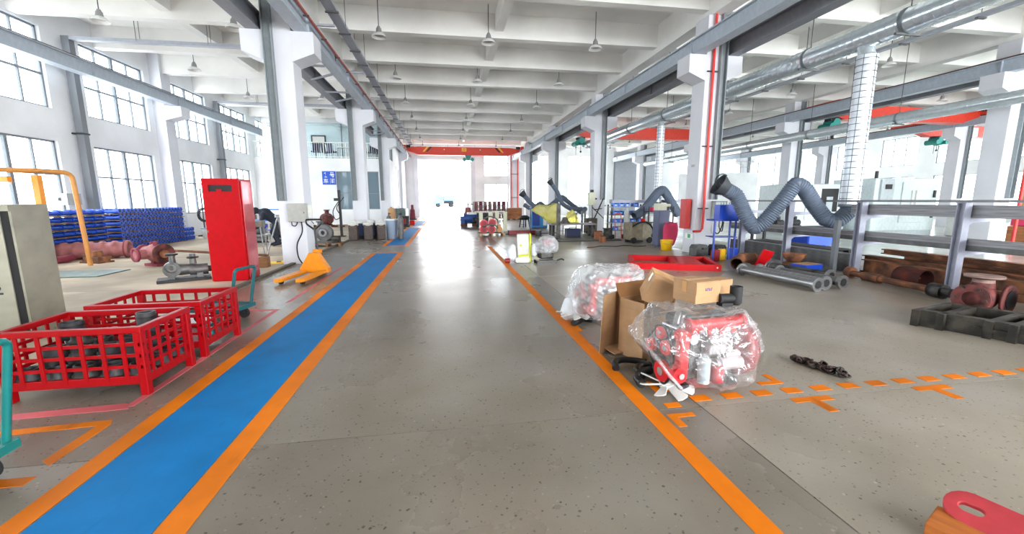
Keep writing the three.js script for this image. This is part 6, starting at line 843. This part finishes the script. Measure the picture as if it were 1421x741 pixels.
// ---- pump set and goods toward the vehicle opening
{
  pallet(2.05, -18.5, 1.1, 0.8, 'timber pallet carrying the red pump set', 0.02, M.wood);
  const p = thing('pump_set', 'red twin-drum pump set with black hoses on a pallet', 'pump', [1.98, 0.12, -18.45]); for (const [x, y] of [[-0.3, 0.17], [0.06, 0.17], [-0.28, 0.42], [0.1, 0.46]]) { const d = obj('drum', C(0.17, 0.17, 0.4, x, y, 0.05, 'z', 22), mat([206, 34, 44], 0.4), p); obj('drum_face', C(0.12, 0.12, 0.02, x, y, 0.26, 'z', 18), M.redDeep, d); } obj('hose', [tube([[-0.35, 0.3, 0.28], [-0.1, 0.36, 0.3], [0.2, 0.34, 0.3], [0.35, 0.2, 0.28]], 0.03, 30, 8), tube([[-0.3, 0.62, 0.1], [0.0, 0.72, 0.1], [0.3, 0.6, 0.1], [0.36, 0.4, 0.14]], 0.03, 30, 8)], M.iron, p); obj('motor', [C(0.13, 0.13, 0.3, 0.42, 0.15, 0.0, 'z', 18), RB(0.16, 0.14, 0.16, 0.02, 0.42, 0.3, 0)], mat([206, 150, 100], 0.6), p); obj('base', B(1.0, 0.03, 0.5, 0, 0.015, 0), M.dark, p);
  for (const [x, z] of [[1.74, -20.2], [2.2, -20.2], [2.55, -20.4], [2.95, -20.4]]) { const t = thing('cream_post', 'cream square post standing behind the red pump set', 'post', [x, 0, z], 0, 'cream posts behind the pump set'); obj('post', RB(0.17, 0.95, 0.17, 0.015, 0, 0.475, 0), M.cream, t); obj('cap', B(0.2, 0.03, 0.2, 0, 0.965, 0), M.cream, t); }
  const bp = thing('blue_pump', 'blue pump with white cover standing on brown blocks', 'pump', [1.55, 0, -25.3]); obj('body', [C(0.28, 0.28, 0.8, 0, 0.45, 0, 'x', 20), RB(0.3, 0.5, 0.4, 0.03, -0.45, 0.35, 0)], mat([40, 80, 150], 0.5), bp); obj('cover', RB(0.6, 0.14, 0.5, 0.05, 0.1, 0.76, 0), M.white, bp); obj('block', [B(0.4, 0.17, 0.4, -0.4, 0.085, 0), B(0.4, 0.17, 0.4, 0.3, 0.085, 0)], M.rust, bp);
  const gp = thing('grey_gearbox', 'dark grey gearbox unit beside the blue pump', 'gearbox', [2.3, 0, -24.6]); obj('body', [RB(0.9, 0.5, 0.6, 0.04, 0, 0.3, 0), C(0.2, 0.2, 0.8, 0, 0.6, 0, 'x', 16), C(0.15, 0.15, 0.3, -0.5, 0.4, 0, 'x', 14)], M.darkSteel, gp); obj('feet', [B(0.1, 0.06, 0.6, -0.35, 0.03, 0), B(0.1, 0.06, 0.6, 0.35, 0.03, 0)], M.dark, gp);
  // wire cage with castings
  const c = thing('wire_cage', 'tall wire storage cage holding pink castings at the end wall', 'cage', [3.6, 0, -33.2]); obj('shelf', B(2.56, 0.02, 0.94, 0, 1.08, 0), M.iron, c); for (const [a, b] of [[-1.3, -0.5], [-1.3, 0.5], [1.3, -0.5], [1.3, 0.5], [0, 0.5], [0, -0.5]]) obj('post', B(0.05, 1.45, 0.05, a, 0.725, b), M.iron, c); for (const y of [0.12, 0.55, 1.0, 1.44]) obj('rail', [B(2.6, 0.03, 0.03, 0, y, 0.5), B(2.6, 0.03, 0.03, 0, y, -0.5), B(0.03, 0.03, 1.0, -1.3, y, 0), B(0.03, 0.03, 1.0, 1.3, y, 0)], M.iron, c); for (let i = 1; i < 13; i++) obj('wire', B(0.012, 1.4, 0.012, -1.3 + i * 0.2, 0.74, 0.5), M.iron, c); obj('base', B(2.6, 0.03, 1.0, 0, 0.12, 0), M.iron, c); obj('shelf', B(2.56, 0.02, 0.94, 0, 0.72, 0), M.iron, c);
  const r = rng(31); for (let i = 0; i < 21; i++) { const k = i % 7, y = i < 7 ? 0.135 : i < 14 ? 0.73 : 1.09; const t = thing('pink_casting', 'pinkish round casting stored in the wire cage', 'casting', [2.5 + k * 0.36, y, -33.1], 0, 'castings in the wire cage'); obj('body', [C(0.13, 0.14, 0.26 + r() * 0.16, 0, 0.18, 0, 'y', 14), C(0.08, 0.08, 0.3, 0, 0.2, 0, 'z', 12)], [M.pinkIron, M.pinkDark, M.valve, M.pinkIron][Math.floor(r() * 4)], t); obj('flange', C(0.17, 0.17, 0.05, 0, 0.025, 0, 'y', 16), M.pinkIron, t); }
  const wc = thing('plywood_crate', 'reddish plywood crate standing beside the wire cage', 'crate', [5.55, 0, -33.4]); for (let i = 0; i < 5; i++) obj('plank', B(1.15, 0.16, 0.03, 0, 0.16 + i * 0.17, 0.5), M.ply, wc); obj('body', B(1.12, 0.85, 0.96, 0, 0.5, 0), M.ply, wc); obj('batten', [B(0.08, 0.86, 0.02, -0.5, 0.5, 0.525), B(0.08, 0.86, 0.02, 0.5, 0.5, 0.525)], M.ply, wc); for (const a of [-0.45, 0, 0.45]) obj('bearer', B(0.1, 0.08, 1.0, a, 0.04, 0), M.woodDark, wc);
  const v = thing('vertical_pump', 'pink vertical pump with handwheel near the vehicle opening', 'pump', [1.85, 0, -33]); obj('body', [C(0.35, 0.4, 0.5, 0, 0.3, 0), C(0.2, 0.3, 0.5, 0, 0.75, 0), C(0.04, 0.04, 0.7, 0, 1.3, 0)], M.pinkIron, v); obj('handwheel', [new THREE.TorusGeometry(0.36, 0.03, 8, 24).rotateX(Math.PI / 2).translate(0, 1.25, 0), B(0.7, 0.03, 0.04, 0, 1.25, 0)], M.dark, v); obj('base', C(0.45, 0.45, 0.06, 0, 0.03, 0), M.navy, v); obj('stem', C(0.03, 0.03, 0.4, 0, 1.8, 0), M.dark, v);
  // red sprinkler risers on the pier
  const pr = thing('sprinkler_riser', 'pair of thin red pipes running up the end wall pier', 'pipe', [0, 0, ZE + 0.42]); for (const x of [6.68, 7.32]) obj('pipe', bar([x, 0, 0], [x, 6.3, 0], 0.05, 10), M.pipeRed, pr); for (const y of [1.8, 4.1]) obj('clamp', B(0.8, 0.05, 0.06, 7.0, y, -0.02), M.dark, pr);
  const tr = thing('blue_truck', 'blue lorry parked on the sunlit yard beyond the opening', 'truck', [0.5, -0.08, -105], rad(8)); obj('cargo_bed', RB(2.6, 1.3, 4.4, 0.04, 0.6, 2.2, 0), M.truckHazeBlue, tr); obj('cab', [extrude([[-1.0, 0.9], [1.0, 0.9], [1.0, 2.6], [0.7, 3.0], [-0.4, 3.0], [-1.0, 2.0]], 2.2, 0.05).translate(-2.1, 0, -1.1)], M.truckHazeBlue, tr); obj('windscreen', B(0.05, 0.8, 1.9, -2.84, 2.45, 0, 0, 0, -0.55), M.officeGlass, tr); obj('chassis', B(5, 0.3, 1.2, -0.2, 0.9, 0), M.dark, tr); obj('support', B(2.2, 0.5, 2, 0.6, 1.3, 0), M.dark, tr); for (const x of [-2, 1.2]) for (const z of [-1, 1]) obj('wheel', C(0.48, 0.48, 0.3, x, 0.48, z * 1.0, 'z', 20), M.rubber, tr);
}
// ---- bench, shelves and worker behind the red cabinet
{
  const bt = thing('work_table', 'thin-legged grey work table behind the red cabinet', 'table', [-5.3, 0, -12.6], 0.2); obj('top', RB(0.6, 0.16, 0.5, 0.01, 0, 0.92, 0), mat([150, 140, 128], 0.6, 0, { map: 'grime' }), bt); for (const [a, b] of [[-1, -1], [1, -1], [-1, 1], [1, 1]]) obj('leg', bar([a * 0.3, 0, b * 0.24], [a * 0.24, 0.86, b * 0.2], 0.016, 8), M.steel, bt);
  const tp = thing('tripod_stand', 'slender steel trestle beside the thin-legged table', 'trestle', [-4.75, 0, -13.0]); for (const [x, z] of [[-0.3, 0.2], [0.3, 0.2], [0.0, -0.3]]) obj('leg', bar([x, 0, z], [0, 1.1, 0], 0.02, 8), M.steel, tp); obj('head', C(0.08, 0.08, 0.08, 0, 1.12, 0), M.steel, tp);
  const yb = thing('yellow_board', 'flat yellow board on the floor by the office column', 'board', [-4.15, 0, -11.2], 0.2); obj('board', RB(0.4, 0.03, 0.3, 0.008, 0, 0.015, 0), M.yellow, yb); obj('grip', B(0.1, 0.02, 0.04, 0, 0.04, 0.05), M.dark, yb);
  const sh = thing('blue_rack', 'low blue shelf rack with castings before the far windows', 'rack', [-8.2, 0, -21.4], 0.05); for (const [a, b] of [[-1, -1], [1, -1], [-1, 1], [1, 1]]) obj('post', B(0.06, 1.2, 0.06, a * 1.3, 0.6, b * 0.3), M.blueStand, sh); for (const y of [0.2, 0.65, 1.15]) obj('shelf', B(2.7, 0.05, 0.66, 0, y, 0), M.blueBin, sh); const r = rng(8); for (let i = 0; i < 12; i++) obj('stored_part', [RB(0.26, 0.2 + r() * 0.1, 0.3, 0.03, -1.1 + (i % 6) * 0.43, (i < 6 ? 0.225 : 0.675) + 0.13, 0.05)], [M.iron, M.blueBox, M.white, M.valve][Math.floor(r() * 4)], sh);
  for (const [x, z, m, l] of [[-7.0, -20.3, M.iron, 'grey motor standing on the floor before the blue shelf rack'], [-6.2, -17.6, M.dark, 'dark gearbox on the floor beside the bending worker'], [-6.9, -17.0, M.steelDull, 'silver pump head on the floor beside the bending worker']]) { const t = thing('motor_unit', l, 'motor', [x, 0, z], 0.3); obj('body', [C(0.2, 0.2, 0.5, 0, 0.32, 0, 'x', 18), RB(0.3, 0.2, 0.3, 0.03, 0, 0.16, 0), C(0.1, 0.1, 0.2, 0.1, 0.55, 0, 'y', 14)], m, t); obj('foot', B(0.5, 0.06, 0.36, 0, 0.03, 0), M.dark, t); obj('flange', C(0.24, 0.24, 0.04, 0.26, 0.32, 0, 'x', 18), M.steel, t); }
  // worker bending over a pump, one continuous body from joints
  const J = (x, y, z, r) => [x, y, z, r], bones = [];
  const seg = (a, b) => bones.push([a, b]);
  const hip = J(0.1, 0.86, 0, 0.15), chest = J(-0.22, 1.12, 0, 0.17), neck = J(-0.4, 1.2, 0, 0.065), hipL = J(0.1, 0.84, 0.1, 0.1), hipR = J(0.1, 0.84, -0.1, 0.1);
  seg(hip, chest); seg(chest, neck); seg(hip, hipL); seg(hip, hipR);
  for (const s of [1, -1]) { const k = J(-0.02 + s * 0.04, 0.47, s * 0.13, 0.072), an = J(0.1 + s * 0.03, 0.1, s * 0.13, 0.05), toe = J(-0.08 + s * 0.03, 0.05, s * 0.14, 0.045), sh2 = J(-0.26, 1.1, s * 0.2, 0.08), el = J(-0.36, 0.86, s * 0.22, 0.052), wr = J(-0.5, 0.68, s * 0.12, 0.036); seg(s > 0 ? hipL : hipR, k); seg(k, an); seg(an, toe); seg(chest, sh2); seg(sh2, el); seg(el, wr); for (let f = 0; f < 5; f++) { const dz = (f - 2) * 0.02, b0 = J(-0.55, 0.64, s * 0.12 + dz * 0.7, 0.014), b1 = J(-0.6, 0.6, s * 0.12 + dz, 0.011), b2 = J(-0.61, 0.56, s * 0.12 + dz * 0.8, 0.009); seg(wr, b0); seg(b0, b1); seg(b1, b2); } }
  const head = J(-0.52, 1.22, 0, 0.1), chin = J(-0.57, 1.14, 0, 0.06); seg(neck, head); seg(head, chin);
  const field = (filter, res, cx, cy, cz, half, k) => { const mc = new MarchingCubes(res, new THREE.MeshBasicMaterial(), false, false, 400000); mc.isolation = 0; const bs = bones.filter(filter);
    for (let z = 0; z < res; z++) for (let y = 0; y < res; y++) for (let x = 0; x < res; x++) { const p = [cx + (x / res * 2 - 1) * half, cy + (y / res * 2 - 1) * half, cz + (z / res * 2 - 1) * half]; let acc = 0; for (const [a, b] of bs) { const dx = b[0] - a[0], dy = b[1] - a[1], dz = b[2] - a[2], L2 = dx * dx + dy * dy + dz * dz; const t = clamp(((p[0] - a[0]) * dx + (p[1] - a[1]) * dy + (p[2] - a[2]) * dz) / L2, 0, 1); const d = Math.hypot(p[0] - a[0] - dx * t, p[1] - a[1] - dy * t, p[2] - a[2] - dz * t) - lerp(a[3], b[3], t); acc += Math.exp(-k * d); } mc.field[x + y * res + z * res * res] = Math.log(acc) / k; }
    mc.update(); const n = mc.count, g = new THREE.BufferGeometry(); g.setAttribute('position', new THREE.BufferAttribute(mc.positionArray.slice(0, n * 3), 3)); g.setAttribute('normal', new THREE.BufferAttribute(mc.normalArray.slice(0, n * 3), 3)); g.scale(half, half, half).translate(cx, cy, cz); return g; };
  const w = thing('person', 'worker in dark clothes bending forward over a pump', 'person', [-5.85, 0, -15.6], rad(20));
  const body = field(() => true, 96, -0.2, 0.66, 0, 0.72, 60); obj('body', body, M.cloth, w);
  obj('hair', [S(0.108, -0.5, 1.25, 0, 1, 0.85, 0.9)], M.hair, w); obj('face', [S(0.085, -0.56, 1.19, 0, 0.9, 1.0, 0.85), C(0.012, 0.016, 0.04, -0.64, 1.18, 0, 'x', 8), S(0.02, -0.54, 1.2, 0.085), S(0.02, -0.54, 1.2, -0.085)], M.skin, w);
  const pu = thing('bench_pump', 'grey pump on a steel bench that the worker leans over', 'pump', [-6.45, 0, -15.8]); obj('bench', [B(0.7, 0.04, 0.5, 0, 0.38, 0), B(0.05, 0.36, 0.05, -0.3, 0.18, 0.2), B(0.05, 0.36, 0.05, 0.3, 0.18, 0.2), B(0.05, 0.36, 0.05, -0.3, 0.18, -0.2), B(0.05, 0.36, 0.05, 0.3, 0.18, -0.2)], M.steel, pu); obj('casing', [C(0.14, 0.14, 0.3, 0, 0.53, 0, 'x', 18)], M.iron, pu); obj('nozzle', [C(0.06, 0.06, 0.14, -0.1, 0.66, 0, 'y', 12)], M.steel, pu);
}
// ================================================================ FAR BAYS
{
  // machining centres
  const m = thing('machining_centre', 'pale grey-blue machining centre with dark door window behind the fume arm', 'machine tool', [16.2, 0, -17.0], rad(-3)); obj('enclosure', [RB(2.9, 2.0, 1.8, 0.05, 0, 1.2, 0)], M.machine, m); obj('base', B(2.9, 0.22, 1.7, 0, 0.11, 0), M.machineGrey, m); obj('door', RB(1.2, 1.4, 0.05, 0.02, 0.05, 1.35, 0.92), M.machine, m); obj('window', B(0.8, 1.0, 0.03, 0.55, 1.5, 0.945), M.black, m); obj('pale_panel', B(0.3, 0.7, 0.03, 0.55, 1.3, 0.955), M.machineGrey, m); obj('side_slot', B(0.12, 0.8, 0.03, -1.35, 1.55, 0.92), M.shutter, m);  // pale grey panel set over the dark door window
  const m2 = thing('machining_centre', 'tall white machining cabinet with small screen beside the drop duct', 'machine tool', [19.3, 0, -15.9], rad(-3)); obj('enclosure', RB(3.0, 2.2, 2.0, 0.05, 0, 1.3, 0), M.machine, m2); obj('base', B(3.0, 0.22, 1.9, 0, 0.11, 0), M.machineGrey, m2); const p = obj('control_panel', RB(0.6, 0.9, 0.1, 0.02, -1.0, 1.9, 1.04), M.machineGrey, m2); obj('screen', B(0.3, 0.2, 0.02, -0.98, 2.05, 1.1), M.black, p); obj('door', RB(1.1, 1.7, 0.05, 0.02, 0.3, 1.4, 1.02), M.machine, m2); obj('door_handle', [B(0.05, 0.6, 0.05, 0.2, 1.6, 1.07), B(0.05, 0.6, 0.05, 0.4, 1.6, 1.07)], M.white, m2); obj('hinge', [B(0.08, 0.3, 0.05, 1.3, 1.75, 1.03), B(0.08, 0.3, 0.05, 1.3, 0.9, 1.03)], M.black, m2); obj('beacon', [C(0.06, 0.06, 0.3, -1.3, 2.55, 0.8)], M.dark, m2);
  const b = thing('parts_bench', 'dark bench with small machines behind the bar rack', 'bench', [12.9, 0, -13.8]); obj('top', B(3, 0.06, 0.7, 0, 0.5, 0), M.dark, b); for (const x of [-1.4, 1.4]) for (const z of [-0.3, 0.3]) obj('leg', B(0.08, 0.48, 0.08, x, 0.24, z), M.dark, b); for (const x of [-0.6, 0.1]) obj('small_motor', [C(0.12, 0.12, 0.3, x, 0.68, 0, 'x', 16), B(0.3, 0.06, 0.3, x, 0.56, 0), C(0.06, 0.06, 0.2, x, 0.82, 0, 'y', 12)], M.dark, b);
  const bt = thing('blue_tub', 'blue plastic tub standing beyond the bar rack', 'tub', [11.1, 0, -11.1]); obj('shell', [B(0.8, 0.04, 0.6, 0, 0.2, 0), B(0.04, 0.5, 0.6, -0.4, 0.43, 0), B(0.04, 0.5, 0.6, 0.4, 0.43, 0), B(0.8, 0.5, 0.04, 0, 0.43, -0.3), B(0.8, 0.5, 0.04, 0, 0.43, 0.3)], M.blueBox, bt); obj('leg', [B(0.1, 0.18, 0.5, -0.3, 0.09, 0), B(0.1, 0.18, 0.5, 0.3, 0.09, 0)], M.blueBox, bt);
  for (const [x, z, label] of [[21.5, -14.2, 'white low cabinet with printed panel behind the bar rack'], [23.2, -15.0, 'white cupboard unit beside the far column']]) { const t = thing('low_cabinet', label, 'cabinet', [x, 0, z]); obj('body', RB(1.2, 1.2, 0.6, 0.03, 0, 0.62, 0), M.white, t); obj('door', B(0.5, 1.0, 0.02, 0.25, 0.65, 0.31), M.machineGrey, t); obj('plinth', B(1.1, 0.04, 0.5, 0, 0.02, 0), M.dark, t); }
  // white works office in the far bay
  const o = struct('wall_works_office'); obj('wall', [BB(22.5, 0, -38, 27.8, 3.9, -34)], M.wall, o); obj('doorway_panel', BB(25.2, 0, -34, 26.4, 2.3, -33.96), M.machineGrey, o); obj('window_slot', BB(23.4, 2.9, -34, 23.8, 3.7, -33.95), M.frame, o);
  const r = thing('roof_railing', 'pale railing on the roof of the white works office', 'railing', [0, 3.9, -34.1]); obj('handrail', BB(22.5, 0.95, -0.03, 27.8, 1.0, 0.03), M.boxGrey, r); for (let x = 22.6; x < 27.8; x += 0.86) obj('post', BB(x, 0, -0.02, x + 0.04, 0.95, 0.02), M.boxGrey, r); obj('mid_rail', BB(22.5, 0.45, -0.02, 27.8, 0.48, 0.02), M.boxGrey, r);
  const fp = thing('fire_pipe', 'red fire pipe beside the column behind the bar rack', 'pipe', [XC + 0.9, 0, ZC(0) + 0.2]); obj('riser', bar([0, 0, 0], [0, 6.3, 0], 0.05, 10), M.pipeRed, fp); for (const y of [1.2, 3.2]) obj('clamp', B(0.6, 0.04, 0.06, -0.28, y, 0), M.dark, fp);
  for (const [i, [y, m1]] of [[0, M.ply], [0.6, M.pinkCloth], [1.25, M.card], [1.9, M.ply]].entries()) { const t = thing('storage_carton', 'pinkish carton stacked in the far bay by the red fire pipe', 'carton', [20.3 + i * 0.05, y, -11.4], 0.1 * i, 'cartons by the far fire pipe'); obj('body', RB(1.2, 0.58, 0.8, 0.02, 0, 0.3, 0), m1, t); obj('tape', B(0.1, 0.01, 0.8, 0, 0.592, 0), M.cream, t); }
}
renderer.render(scene, camera);
